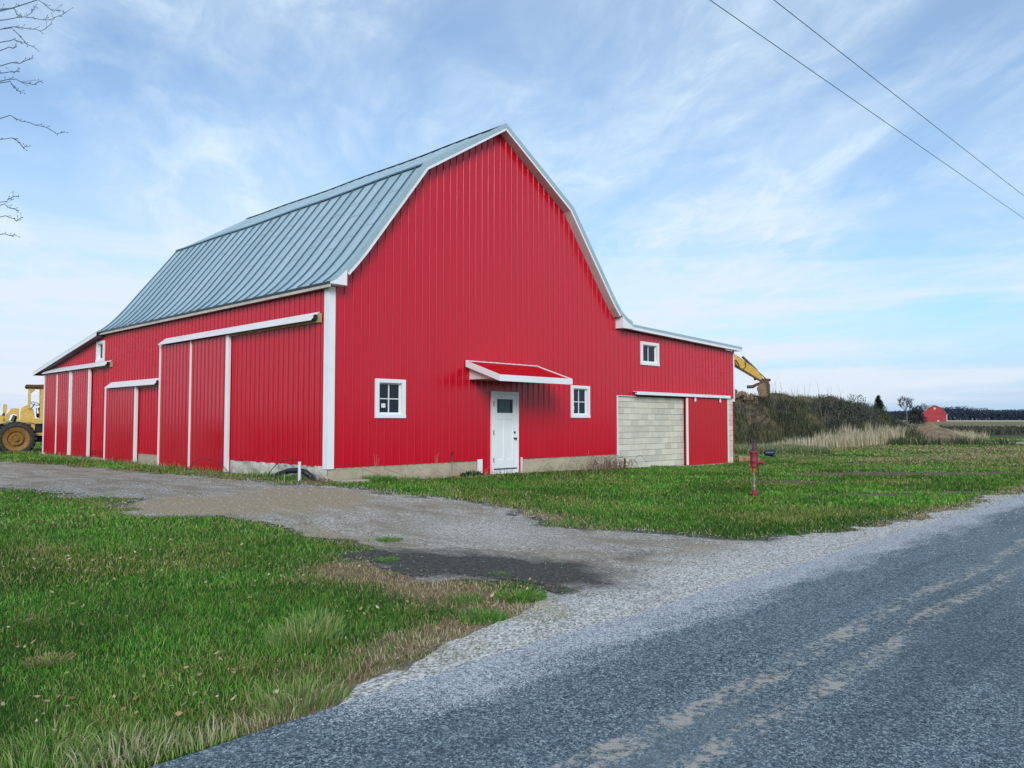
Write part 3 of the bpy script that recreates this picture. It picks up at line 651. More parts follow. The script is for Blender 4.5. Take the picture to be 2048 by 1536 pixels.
# foundations
m_ = MB(); m_.box(XL+.02, -.87, .012, .35, -.4, .47, 0, .01); m_.build('foundation', M['concrete'], barn)
m_ = MB(); m_.box(.67, XR+.0, .012, .35, -.4, .46, 0, .01); m_.build('foundation', M['concrete'], barn)
def rubble(y0, y1, z0, z1, nm, mat, amp):
    m_ = MB(); ny_ = int((y1-y0)/.06)+1; nz = int((z1-z0)/.06)+1; vs = []
    for i in range(ny_+1):
        for j in range(nz+1):
            yy = y0+(y1-y0)*i/ny_; z_ = z0+(z1-z0)*j/nz; b = float(fbm(yy*1.0, z_*1.4+5, .22, 3))-.45
            vs.append((XL-.0-amp*b*1.6-.005, yy, z_))
    for i in range(ny_):
        for j in range(nz): a = i*(nz+1)+j; m_.f.append((a, a+nz+1, a+nz+2, a+1)); m_.m.append(0)
    m_.v = vs; return m_.build(nm, mat, barn, smooth=True)
rubble(.0, 8.8, -.2, .5, 'foundation', M['limestone'], .10)
m_ = MB(); m_.box(XL-.0, XL+.3, 8.85, YE, -.3, .5); m_.build('foundation', M['concrete'], barn)
m_ = MB(); m_.box(XL+.02, XL+.35, .36, .7, -.3, .46); m_.build('foundation', M['concrete'], barn)
# concrete block wall under the side wing: every block shows
def blocks(x0, x1, z0, z1, nm, y=0.03):
    m_ = MB(); m_.box(x0, x1, y+.012, y+.18, z0, z1, 1); cols = [(1, 1, 1, 1)]*len(m_.v); row = 0; z_ = z0
    while z_ < z1-.02:
        h = min(.2, z1-z_); x_ = x0-(.2 if row % 2 else 0)
        while x_ < x1-.01:
            a = max(x_, x0)+.005; b = min(x_+.4, x1)-.005
            if b-a > .03:
                d = rs.uniform(-.004, .004); n0 = len(m_.v); m_.box(a, b, y+d, y+.15, z_+.005, z_+h-.005, 0, .004)
                c = rs.uniform(.82, 1.08); t_ = rs.uniform(-.03, .03); cols += [(c+t_, c, c-t_, 1)]*(len(m_.v)-n0)
            x_ += .4
        z_ += .2; row += 1
    m_.c = cols; return m_.build(nm, [M['block'], M['mortar']], barn)
blocks(5.23, 9.28, -.25, 2.33, 'block_wall'); blocks(12.10, 12.88, -.25, 2.40, 'block_wall')
m_ = MB(); m_.box(9.282, 12.09, .14, .16, -.2, 2.4); m_.build('doorway', M['black'], barn)
m_ = MB(); m_.box(6.3, 9.28, .02, .12, 2.331, 2.40); m_.build('lintel', M['rust'], barn)
m_ = MB(); m_.box(9.05, 12.35, -.32, .10, -.3, -.075, 0, .02); m_.build('door_sill', M['concrete'], barn)

# sliding doors -----------------------------------------------------------
def sdoor_front(x0, x1, z0, z1, y=-.10):
    d = MB(); siding(d, lambda q, o, z: (q, y-o, z), x0+.09, x1-.06, lambda q: z0, lambda q: z1, phase=x0+.2, rib=.012); d.box(x0, x1, y+.002, y+.05, z0, z1)
    o = d.build('sliding_door', M['red_door'], barn, weld=True)
    for (a, b) in ((x0, x0+.11), (x1-.06, x1)):
        t = MB(); t.box(a, b, y-.026, y-.001, z0, z1, 0, .003); t.build('door_trim', M['white'], o, off=(0, 0, 0))
    return o
o = sdoor_front(9.22, 12.27, -.06, 2.36); tag(o, 'red sliding door with two white hangers in front of the block wall')
for hx in (9.8, 11.6):
    t = MB(); t.box(hx-.045, hx+.045, -.15, -.128, 2.22, 2.42, 0, .004); t.build('hanger', M['white'], o, off=(0, 0, 0))
m_ = MB(); m_.box(6.05, 12.3, -.20, -.186, 2.385, 2.49); m_.box(6.05, 12.3, -.186, -.028, 2.475, 2.489); m_.box(6.05, 12.3, -.16, -.12, 2.40, 2.44); m_.build('door_track', M['white'], barn)
def sdoor_left(y0, y1, z0, z1, trims, label, e=.09):
    d = MB(); siding(d, lambda q, o, z: (XL-e-o, q, z), y0+.02, y1-.02, lambda q: z0, lambda q: z1, period=.2286, phase=y0+.1, rib=.014, extra=(.0762, .1524)); d.box(XL-e+.002, XL-e+.05, y0, y1, z0, z1)
    o = d.build('sliding_door', M['red_glossy'], barn, weld=True); tag(o, label)
    for (a, b) in trims:
        t = MB(); t.box(XL-e-.035, XL-e+(.03 if (a == y0 or b == y1) else -.001), a-(.004 if a == y0 else 0), b+(.004 if b == y1 else 0), z0-.01, z1, 0, .004); t.build('door_trim', M['white'], o, off=(0, 0, 0))
    return o
sdoor_left(4.5, 8.9, .19, 3.80, ((4.5, 4.66), (6.75, 6.81), (8.85, 8.9)), 'tallest red sliding door, nearest the front corner of the barn')
sdoor_left(10.62, 13.33, .23, 2.63, ((10.62, 10.76), (13.28, 13.33)), 'short red sliding door under the lowest white track')
sdoor_left(14.85, 16.8, .27, 3.40, ((14.85, 14.99), (16.75, 16.8)), 'red sliding door of the rear wing, nearer half')
sdoor_left(16.88, 19.95, .27, 3.40, ((16.88, 17.02), (18.41, 18.45)), 'red sliding door of the rear wing, farther half')
def track(y0, y1, zt_, zb_):
    m_ = MB(); e0, e1 = .022, .235
    m_.prism([(XL-e0, zt_), (XL-e0, zt_-.012), (XL-e1+.004, zb_), (XL-e1, zb_+.008)], y0, y1); m_.prism([(XL-e1, zb_+.01), (XL-e1+.004, zb_+.01), (XL-e1+.004, zb_-.02), (XL-e1, zb_-.02)], y0, y1)
    o = m_.build('door_track', M['white'], barn)
    r = MB(); r.box(XL-.17, XL-.115, y0-.01, y1-.05, zb_-.02, zb_+.04, 0); r.lathe([(.0, -.0), (.045, 0), (.045, .04), (0, .04)], (XL-.14, y0-.03, zb_+.07), 'y', 14); r.build('track_rail', M['black'], o, off=(0, 0, 0))
    t = MB(); t.box(XL-.075, XL-.024, y0-.10, y1, zb_-.06, zt_-.05); t.build('track_board', M['timber'], o, off=(0, 0, 0))
track(.36, 8.72, 3.99, 3.80); track(8.95, 13.05, 2.82, 2.63); track(13.06, 19.9, 3.57, 3.40)

# windows ------------------------------------------------------------------
def window(P, q0, q1, z0, z1, fw_=.115, cols_=2, rows_=2, sticker=None, deep=.07, proud=.035):
    """P maps (along, out, up); frame with a real reveal, sash with muntins, glass set back"""
    f = MB()
    def bx(mb, a, b, o0, o1, za, zb_):
        p0 = P(a, o0, za); p1 = P(b, o1, zb_); mb.box(min(p0[0], p1[0]), max(p0[0], p1[0]), min(p0[1], p1[1]), max(p0[1], p1[1]), za, zb_, 0, .003)
    bx(f, q0, q1, -.02, proud, z1-fw_*.8, z1); bx(f, q0, q1, -.02, proud+.012, z0, z0+fw_*.75)
    bx(f, q0, q0+fw_, -.02, proud, z0+fw_*.75, z1-fw_*.8); bx(f, q1-fw_, q1, -.02, proud, z0+fw_*.75, z1-fw_*.8)
    o = f.build('window', M['white'], barn)
    s = MB(); a, b, za, zb_ = q0+fw_, q1-fw_, z0+fw_*.75, z1-fw_*.8; t = .03
    bx(s, a, b, -deep, -deep+.03, za, za+t+.02); bx(s, a, b, -deep, -deep+.03, zb_-t, zb_)
    bx(s, a, a+t, -deep, -deep+.03, za+t+.02, zb_-t); bx(s, b-t, b, -deep, -deep+.03, za+t+.02, zb_-t)
    for k in range(1, cols_): c = a+(b-a)*k/cols_; bx(s, c-.012, c+.012, -deep, -deep+.022, za+t+.02, zb_-t)
    for k in range(1, rows_):
        c = za+(zb_-za)*k/rows_
        for j in range(cols_):
            l_ = a+(b-a)*j/cols_+(.012 if j else t); r_ = a+(b-a)*(j+1)/cols_-(.012 if j < cols_-1 else t); bx(s, l_, r_, -deep, -deep+.022, c-.012, c+.012)
    # reveal boards from the frame back to the sash
    bx(s, a-.012, a-.001, -deep-.02, -.021, za, zb_); bx(s, b+.001, b+.012, -deep-.02, -.021, za, zb_); bx(s, a-.012, b+.012, -deep-.02, -.021, zb_+.001, zb_+.012); bx(s, a-.012, b+.012, -deep-.02, -.021, za-.012, za-.001)
    s.build('sash', M['white'], o, off=(0, 0, 0))
    g_ = MB(); bx(g_, a+.002, b-.002, -deep-.016, -deep-.006, za+.002, zb_-.002); g_.build('pane', M['glass'], o, off=(0, 0, 0))
    if sticker:
        k = MB(); bx(k, sticker[0], sticker[1], -deep-.0055, -deep-.0035, sticker[2], sticker[3]); k.build('sticker', M['sticker'], o, off=(0, 0, 0))
    return o
tag(window(FR, -4.34, -3.44, 1.58, 2.51, sticker=(-4.09, -3.97, 1.83, 1.93)), 'four pane window with a white sticker near the front left corner')
tag(window(FR, 2.86, 3.77, 1.61, 2.59, sticker=(3.03, 3.13, 1.86, 1.96)), 'four pane window with a white sticker right of the door')
tag(window(FR, 6.53, 7.63, 3.40, 4.19, fw_=.13, rows_=1), 'small two pane window high in the side wing')
window(LF, 13.78, 14.54, 3.57, 4.30, fw_=.12, cols_=1, rows_=1)
# entry door ---------------------------------------------------------------
m_ = MB(); m_.box(-.52, -.455, -.055, .06, .08, 2.315, 0, .004); m_.box(.47, .535, -.055, .06, .08, 2.315, 0, .004); m_.box(-.454, .469, -.055, .06, 2.255, 2.314, 0, .004); m_.box(-.454, .469, -.05, .06, .075, .215, 0, .004)
m_.build('door_frame', M['white'], barn)
d = MB(); a, b, z0, z1, yf = -.452, .467, .222, 2.252, -.030
# stiles and rails stand proud of the recessed panels and the light
def db(x0, x1, za, zb_, f=yf, bk=.01): d.box(x0, x1, f, bk, za, zb_, 0, .003)
db(a, a+.155, z0, z1); db(b-.155, b, z0, z1); db(a+.156, b-.156, 2.11, z1); db(a+.156, b-.156, 1.56, 1.735); db(a+.156, b-.156, z0, z0+.24)
mid = (a+b)/2; db(mid-.05, mid+.05, z0+.241, 1.559)
d.box(a+.15, b-.15, -.016, .009, z0+.2, 1.6); 
o = d.build('entry_door', M['white'], barn); tag(o, 'white entry door with a small leaded glass light under the red awning')
m_ = MB(); m_.box(a+.157, b-.157, -.022, .0, 1.737, 2.108); m_.build('door_light', M['leaded'], o, off=(0, 0, 0))
m_ = MB()
for (x0, x1, za, zb_) in ((a+.156, a+.18, 1.736, 2.109), (b-.18, b-.156, 1.736, 2.109), (a+.18, b-.18, 1.736, 1.757), (a+.18, b-.18, 2.088, 2.109), (.245-.01, .245+.005, 1.757, 2.088), (a+.22, a+.23, 1.757, 2.088)): m_.box(x0, x1, -.034, -.02, za, zb_)
m_.build('light_came', M['black'], o, off=(0, 0, 0))
m_ = MB(); m_.lathe([(.0, 0), (.034, 0), (.034, -.012), (.018, -.02), (.018, -.03), (0, -.03)], (b-.075, yf, 1.20), 'y', 16); m_.build('deadbolt', M['black'], o, smooth=True, off=(0, 0, 0))
m_ = MB(); m_.lathe([(.0, 0), (.033, 0), (.033, -.01), (.012, -.015), (.012, -.035), (.030, -.045), (.032, -.06), (.02, -.075), (0, -.078)], (b-.075, yf, 1.03), 'y', 16); m_.build('knob', M['black'], o, smooth=True, off=(0, 0, 0))
for hz in (1.98, 1.20, .46):
    m_ = MB(); m_.tube([(a-.001, -.062, hz-.06), (a-.001, -.062, hz+.06)], .011, 8); m_.build('hinge', M['black'], o, off=(0, 0, 0))
m_ = MB(); m_.box(a+.01, b-.01, -.062, -.051, .20, .232); m_.build('door_sweep', M['dark_seal'], o, off=(0, 0, 0))
# awning over the entry door -------------------------------------------------
AX0, AX1, AP, AZ0, AZ1 = -1.46, 1.40, 1.24, 3.07, 2.66
m_ = MB(); sl = (AZ1-AZ0)/AP
def aw(xa, xb, y0, y1, lift0, lift1): return [(xa, -y0, AZ0+sl*y0+lift0), (xb, -y0, AZ0+sl*y0+lift0), (xb, -y1, AZ0+sl*y1+lift0), (xa, -y1, AZ0+sl*y1+lift0)]+[(xa, -y0, AZ0+sl*y0+lift1), (xb, -y0, AZ0+sl*y0+lift1), (xb, -y1, AZ0+sl*y1+lift1), (xa, -y1, AZ0+sl*y1+lift1)]
m_.add(aw(AX0+.03, AX1-.03, .025, AP-.01, 0, -.02), BOXF)
k = AX0+.16
while k < AX1-.1: m_.add(aw(k-.02, k+.02, .03, AP+.005, .018, .0005), BOXF); k += .2286
awn = m_.build('awning', M['red_door'], barn)
m_ = MB(); m_.add(aw(AX0, AX0+.028, .024, AP+.02, .03, -.13), BOXF); m_.add(aw(AX1-.028, AX1, .024, AP+.02, .03, -.13), BOXF)
m_.box(AX0, AX1, -AP-.04, -AP-.021, AZ1-.145, AZ1+.018, 0, .003); m_.add(aw(AX0+.03, AX1-.03, .0, .06, .035, .022), BOXF); m_.build('fascia', M['white'], awn, off=(0, 0, 0))
m_ = MB(); m_.add(aw(AX0+.03, AX1-.03, .024, AP-.02, -.14, -.15), BOXF); m_.build('soffit', M['white_pink'], awn, off=(0, 0, 0))
for xx in (AX0+.14, AX1-.17):
    m_ = MB(); m_.prism([(-.024, AZ0-.16), (-.024, 2.60), (-.80, 2.60), (-.90, AZ0+sl*.9-.155)], xx, xx+.03, 'x'); m_.build('bracket', M['white_pink'], awn, off=(0, 0, 0))
m_ = MB(); m_.box(AX0+.171, AX1-.171, -.80, -.025, 2.60, 2.612); m_.build('soffit', M['white_pink'], awn, off=(0, 0, 0))

# ------------------------------------------------------------------ grass and leaves
def blades(px, py, h, wd, cols, lean=.45, zoff=0., zfun=None, bend=None):
    n = len(px); th = rng.uniform(0, 2*math.pi, n); la = rng.uniform(.1, 1., n)*lean*h; ld = rng.uniform(0, 2*math.pi, n) if bend is None else bend
    z0 = (hgt(px, py)+bumps(px, py) if zfun is None else zfun(px, py)) + zoff - .006
    c, s_ = np.cos(th)*wd/2, np.sin(th)*wd/2; lx, ly = np.cos(ld)*la, np.sin(ld)*la
    V = np.zeros((n, 5, 3))
    V[:, 0] = np.stack([px-c, py-s_, z0], 1); V[:, 1] = np.stack([px+c, py+s_, z0], 1)
    V[:, 2] = np.stack([px+c*.8+lx*.35, py+s_*.8+ly*.35, z0+h*.6], 1); V[:, 3] = np.stack([px-c*.8+lx*.35, py-s_*.8+ly*.35, z0+h*.6], 1)
    V[:, 4] = np.stack([px+lx, py+ly, z0+h*np.sqrt(np.clip(1-(la/h)**2*.5, .2, 1))], 1)
    b = np.arange(n)*5; Q = np.stack([b, b+1, b+2, b+3], 1); T = np.stack([b+3, b+2, b+4], 1)
    C = np.repeat(cols, 5, axis=0); C = C.reshape(n, 5, 3)
    return V.reshape(-1, 3), Q, T, C.reshape(-1, 3)
def merge(parts):
    V = []; Q = []; T = []; C = []; b = 0
    for v, q, t, c in parts: V.append(v); Q.append(q+b); T.append(t+b); C.append(c); b += len(v)
    return np.concatenate(V), np.concatenate(Q), np.concatenate(T), np.concatenate(C)
def pick(n, pal, wts): pal = np.array(pal); w_ = np.array(wts, float); return pal[rng.choice(len(pal), n, p=w_/w_.sum())]
GREEN = [(.030, .12, .010), (.052, .195, .018), (.085, .27, .026), (.14, .33, .04), (.25, .36, .08)]
DRY = [(.40, .33, .19), (.30, .22, .12), (.48, .42, .27), (.20, .13, .07)]
def inner(x, y): return (y > -19) & ~barnmask(x, y)
parts = []
bins = [(2.6, 5, 5200, .0042, .055), (5, 7, 3600, .0055, .06), (7, 10, 2000, .008, .062), (10, 14, 1100, .011, .065), (14, 19, 620, .016, .07), (19, 26, 360, .024, .075), (26, 36, 190, .036, .085), (36, 52, 90, .06, .10), (52, 75, 34, .10, .12)]
for (ya, yb, den, wd, hb) in bins:
    half = .74*yb+1.0; n = int(2*half*(yb-ya)*den); xc = rng.uniform(-half, half, n); yc = rng.uniform(ya, yb, n); k = np.abs(xc) < .74*yc+1.2; xc, yc = xc[k], yc[k]
    px, py = CX+RT[0]*xc+FW[0]*yc, CY+RT[1]*xc+FW[1]*yc
    k = inner(px, py) & (py > road_edge(px)+.02); px, py, xc, yc = px[k], py[k], xc[k], yc[k]
    f = drive_f(px, py); dry = dry_mask(px, py); bare = bare_mask(px, py)
    pr = np.where(f < 0, 1., np.clip(1.0*np.exp(-f/.16), .015, 1)*(fbm(px, py, .3, 3) > .46)); pr = pr*np.clip(1-bare*1.25, .04, 1)*np.clip(1-dry*.45, .3, 1)
    if yb > 52: pr = pr*((yc < 56) | (yc > 62.5))
    k = rng.random(len(px)) < pr; px, py, xc, yc, dry, bare, f = px[k], py[k], xc[k], yc[k], dry[k], bare[k], f[k]
    n = len(px); big = fbm(px, py, 2.2, 3); sm = fbm(px+50, py, .35, 3); col = pick(n, GREEN, [2.2, 3, 3, 1.6, .5])
    patch_tone = np.clip((big-.35)*2.4, 0, 1)[:, None]; col = col*(.55+.85*patch_tone)*np.where(fbm(px+7, py+3, .5, 2) > .58, 1.25, 1.)[:, None]  # blade colour varies in tone by patches of noise
    yel = np.clip((fbm(px+90, py+20, 1.3, 3)-.5)*2.2, 0, .55); isy = rng.random(n) < yel*1.2+.15; col[isy] = pick(isy.sum(), [(.20, .25, .05), (.30, .29, .09), (.14, .22, .035), (.42, .36, .18)], [3, 2, 3, 1])
    farmix = (np.clip((yc-22)/22, 0, .55)*(fbm(px, py, 5., 3) > .42)); isd = rng.random(n) < np.clip(dry*1.1+(f > -.25)*.35+farmix*.75+bare*.5, .055, .95); col[isd] = pick(isd.sum(), DRY, [3, 2.4, 1.6, 1.5])
    h = hb*.86*rng.uniform(.45, 1.25, n)*(.75+.7*sm)*np.where(f > -.15, .6, 1.)*np.where(isd, .8, 1)
    # the uncut grass gets taller towards the road's edge on the near lawn
    near = np.clip(1-(np.abs(py-(road_edge(px)+.35))/.45), 0, 1)*(px < -11.6)*(yc < 6.5); h = h*(1+near*.25)
    parts.append(blades(px, py, h, wd*rng.uniform(.6, 1.4, n), col, lean=1.05))
    gcount = n
def tuft(cx_, cy_, r, n, h0, pal, wts, wd=.005, lean=1.0):
    a = rng.uniform(0, 2*math.pi, n); d = r*np.sqrt(rng.random(n)); x_ = cx_+np.cos(a)*d; y_ = cy_+np.sin(a)*d; k = y_ > road_edge(x_)+.03; a, x_, y_ = a[k], x_[k], y_[k]; n = len(a)
    return blades(x_, y_, h0*rng.uniform(.5, 1.15, n), wd*rng.uniform(.6, 1.3, n), pick(n, pal, wts), lean=lean, bend=a+rng.normal(0, .5, n))
LONG = [(.13, .27, .04), (.20, .33, .07), (.30, .36, .13), (.48, .45, .24), (.06, .17, .03)]
for (tx, ty, r, n, h) in ((-12.45, -10.25, .26, 700, .14), (-12.2, -10.0, .2, 420, .12), (-13.15, -11.35, .26, 700, .11), (-13.75, -11.62, .22, 500, .10), (-14.0, -11.3, .22, 500, .12), (-14.2, -10.9, .2, 350, .10), (-14.4, -11.3, .25, 500, .13), (-14.6, -10.6, .2, 300, .10)):
    parts.append(tuft(tx, ty, r, n, h, LONG, [2, 3, 2.4, 1.6, 2]))
for (tx, ty, r, n, h) in ((-13.85, -11.72, .35, 800, .13), (-14.15, -11.65, .3, 700, .15), (-13.45, -11.62, .25, 500, .08), (-10.8, -10.9, .3, 500, .06), (-12.0, -11.0, .4, 500, .06)):
    parts.append(tuft(tx, ty, r, n, h, [(.48, .42, .26), (.55, .50, .34), (.34, .33, .16), (.20, .28, .09)], [3, 2.2, 2, 1.5], lean=1.5))
for (tx, ty, r, n, h) in ((-10.5, -10.45, .22, 700, .06), (-10.9, -10.2, .15, 300, .05), (-11.2, -10.7, .2, 400, .06), (-9.4, -7.2, .16, 500, .05), (-10.2, -8.2, .14, 300, .04), (-9.9, -9.6, .12, 200, .03), (-4.75, -.75, .35, 700, .17), (-5.6, .55, .0, 0, 0), (-5.9, .9, .35, 500, .16), (-6.0, 2.2, .3, 300, .14), (-3.9, -.55, .4, 350, .09), (7.2, -.5, .5, 500, .11), (11.5, -1.2, .8, 800, .12), (14, -1.0, 1.0, 900, .16)):
    if n: parts.append(tuft(tx, ty, r, n, h, [(.05, .20, .02), (.09, .26, .03), (.13, .28, .05), (.3, .28, .12)], [3, 3, 2, 1], wd=.008 if h < .06 else .012))
for k in range(26):
    a_ = rs.uniform(-7.5, -.2); b_2 = rs.uniform(3.6, 11); tx, ty = cw(a_, b_2)
    if drive_f(tx, ty) < -.2 and ty > -11.3: parts.append(tuft(tx, ty, rs.uniform(.10, .32), rs.randint(120, 420), rs.uniform(.03, .06), [(.42, .34, .18), (.30, .22, .11), (.36, .33, .12), (.20, .26, .06)], [2, 2, 2, 2], wd=.0055+.0006*b_2, lean=1.6))
# strays of dry straw beside the walls
n = 700; sx = rng.uniform(-5.4, 5.0, n); sy = -rng.random(n)**1.5*.7-.06; parts.append(blades(sx, sy, rng.uniform(.05, .30, n)*rng.random(n)**.7+.02, np.full(n, .008), pick(n, DRY, [3, 2, 3, 1]), lean=.6))
n = 1100; sy = rng.uniform(.2, 19, n); sx = -5.75-rng.random(n)**1.3*.9; parts.append(blades(sx, sy, rng.uniform(.05, .22, n)+.02, np.full(n, .012), pick(n, DRY+GREEN[2:4], [2, 2, 2, 1, 3, 3]), lean=.6))
V, Q, T, C = merge(parts)
gr = fastmesh('grass', V, Q, T, cols=C, mat=M['blade']); tag(gr, 'short green lawn grass with dry yellow patches around the gravel driveway', 'grass', kind='stuff')
# fallen leaves: small curled quads
n = 8500; xc = rng.uniform(-9.5, 1.0, n); yc = rng.uniform(3.0, 15, n); px, py = CX+RT[0]*xc+FW[0]*yc, CY+RT[1]*xc+FW[1]*yc
k = (np.abs(xc) < .72*yc+1) & (py > road_edge(px)+.15) & (drive_f(px, py) < .1) & (px < -7) & (rng.random(n) < np.clip((fbm(px, py, .9, 3)-.38)*4, .05, 1)); px, py = px[k], py[k]; n = len(px)
a = rng.uniform(0, 2*math.pi, n); s_ = rng.uniform(.006, .019, n); z0 = hgt(px, py)+bumps(px, py)+rng.uniform(.015, .06, n); tl = rng.uniform(-.7, .7, (n, 2))
V = np.zeros((n, 6, 3))
for i, (u_, v_, w_) in enumerate(((-1, 0, .3), (-.25, -.62, -.1), (.5, -.5, .1), (1.15, 0, .5), (.45, .55, .15), (-.3, .6, 0))):
    dx_ = (np.cos(a)*u_-np.sin(a)*v_)*s_; dy_ = (np.sin(a)*u_+np.cos(a)*v_)*s_; V[:, i] = np.stack([px+dx_, py+dy_, z0+w_*s_*.6+(tl[:, 0]*u_+tl[:, 1]*v_)*s_], 1)
b = np.arange(n)*6; Q = np.concatenate([np.stack([b, b+1, b+2, b+5], 1), np.stack([b+2, b+3, b+4, b+5], 1)])
C = np.repeat(pick(n, [(.42, .30, .17), (.55, .42, .27), (.30, .17, .08), (.60, .50, .36), (.38, .26, .12)], [3, 2, 2, 1, 2]), 6, axis=0)
lv = fastmesh('fallen_leaves', V.reshape(-1, 3), Q, None, cols=C, mat=M['leaf']); tag(lv, 'dry tan and brown leaves lying on the near lawn', 'fallen leaves', kind='stuff')
# loose stones spilling over the driveway edges and the shoulder
def stones(n, xr, yr, f, smin, smax, nm, lab):
    px = rng.uniform(*xr, n); py = rng.uniform(*yr, n); xc, yc = tocam(px, py); k = f(px, py) & (yc > 2.5) & (np.abs(xc) < .75*yc+.8); px, py = px[k], py[k]; n = len(px)
    s_ = rng.uniform(smin, smax, n)*np.clip(tocam(px, py)[1]/9, .8, 1.7); base = np.array([(1, 0, 0), (0, 1, 0), (-1, 0, 0), (0, -1, 0), (.3, .2, .8), (-.2, -.2, .75)]); a = rng.uniform(0, 6.28, n)
    V = np.zeros((n, 6, 3)); z0 = hgt(px, py)+bumps(px, py)+.012
    for i, (u_, v_, w_) in enumerate(base):
        j = rng.uniform(.7, 1.2, n); V[:, i] = np.stack([px+(np.cos(a)*u_-np.sin(a)*v_*.7)*s_*j, py+(np.sin(a)*u_+np.cos(a)*v_*.7)*s_*j, z0+w_*s_*j*.8], 1)
    b = np.arange(n)*6; T = np.concatenate([np.stack([b+p, b+q, b+r], 1) for p, q, r in ((0, 1, 4), (1, 2, 5), (1, 5, 4), (2, 3, 5), (3, 0, 4), (3, 4, 5))])
    g_ = rng.uniform(.16, .62, n)**1.0; C = np.repeat(np.stack([g_*.96, g_, g_*1.03], 1), 6, axis=0)
    o = fastmesh(nm, V.reshape(-1, 3), None, T, cols=C, mat=M['leaf']); tag(o, lab, 'gravel', kind='stuff')
def sf(x, y):
    f = drive_f(x, y); e = y-road_edge(x); edge = np.exp(-(f/.35)**2)*.5 + np.exp(-((e+.25)/.3)**2)*.8*(x > -13) + (f > 0)*.25 + np.clip((-8.6-y)/2, 0, 1)*(f > 0)*.35
    edge = edge*(1-.85*np.clip(blob(x, y, -9.7, -9.3, .8, 1.6, .12)*1.6, 0, 1))
    return (rng.random(len(x)) < edge) & ~barnmask(x, y) & (y > -12.6)
stones(60000, (-14, 6), (-12.6, 4), sf, .005, .013, 'gravel', 'pale loose stones on the driveway and along the road edge')

# ------------------------------------------------------------------ small things by the barn
def hz_(x, y): return float(hgt(x, y)+bumps(x, y))
# hand pump on its pipe, in the side lawn
PX, PY = -.84, -7.73; z0 = hz_(PX, PY)
t = thing('hand_pump', 'faded red cast iron hand pump standing on a thin pipe in the lawn', 'hand pump', (PX, PY, z0-.02), math.atan2(RT[1], RT[0]))
o0 = (0, 0, 0)
MB().lathe([(0, 0), (.085, 0), (.088, .03), (.08, .055), (.066, .06), (.085, .068), (.085, .078), (.05, .085), (.046, .15), (.034, .165), (0, .165)], o0, n=20).build('pump_foot', M['pumpred'], t, smooth=True, off=o0)
b_ = MB(); b_.tube([(0, 0, .16), (.002, 0, .3), (0, 0, .52)], [.019, .018, .021], 10); b_.lathe([(.024, .20), (.030, .21), (.030, .24), (.024, .25)], o0, n=12); b_.build('pipe', M['pipe'], t, smooth=True, off=o0)
MB().lathe([(0, .50), (.026, .50), (.034, .53), (.036, .60), (0, .60)], o0, n=14).build('pipe_sleeve', M['orange'], t, smooth=True, off=o0)
b_ = MB(); b_.lathe([(0, .59), (.05, .59), (.062, .605), (.062, .62), (.056, .63), (.064, .70), (.075, .72), (.066, .735), (.066, .86), (.074, .885), (.078, .91), (.06, .925), (.0, .93)], o0, n=20)
b_.tube([(.03, 0, .685), (.11, 0, .70), (.17, 0, .69), (.205, 0, .66)], [.042, .036, .03, .026], 12); b_.lathe([(.078, .875), (.082, .88), (.082, .90), (.078, .905)], o0, n=20)
b_.build('pump_body', M['pumpred'], t, smooth=True, off=o0)
b_ = MB(); b_.lathe([(0, .92), (.035, .925), (.034, .98), (.026, 1.0), (.028, 1.06), (.015, 1.075), (0, 1.075)], (.01, 0, 0), n=14); b_.box(-.028, -.012, -.012, .012, .95, 1.10); b_.tube([(-.045, 0, 1.125), (.0, 0, 1.13), (.035, .0, 1.12)], .012, 8); b_.tube([(.01, 0, 1.06), (.01, 0, 1.13)], .009, 8); b_.build('pump_cap', simple('dark_purple_iron', (.07, .02, .06), .6, .3, 15.), t, smooth=True, off=o0)
MB().tube([(.035, .02, 1.12), (.075, .04, 1.0), (.09, .05, .85), (.088, .05, .70), (.10, .05, .52), (.11, .05, .42)], [.012, .011, .011, .012, .014, .016], 8).build('pump_handle', M['rust'], t, smooth=True, off=o0)
# thin yard hydrant in front of the wall
hx, hy = -2.28, -.42; z0 = hz_(hx, hy)
t = thing('yard_hydrant', 'thin yard hydrant with a dark red head in front of the red wall', 'hydrant', (hx, hy, z0)); hp = simple('hydrant_pipe', (.28, .17, .12), .6, .3, 20.)
MB().tube([(0, 0, -.05), (0, 0, .42)], .011, 8).build('pipe', hp, t, off=o0)
b_ = MB(); b_.lathe([(0, .40), (.02, .40), (.026, .44), (.024, .50), (.014, .52), (0, .52)], o0, n=10); b_.tube([(0, 0, .46), (.045, -.01, .46), (.06, -.015, .42)], [.013, .012, .010], 8); b_.build('hydrant_head', M['rust'], t, smooth=True, off=o0)
b_ = MB(); b_.beam((-.02, 0, .50), (.03, -.01, .62), .016, .02); b_.beam((.02, 0, .52), (-.03, 0, .60), .014, .016); b_.tube([(-.035, 0, .575), (.05, 0, .63)], .009, 6); b_.build('hydrant_handle', M['black'], t, off=o0)
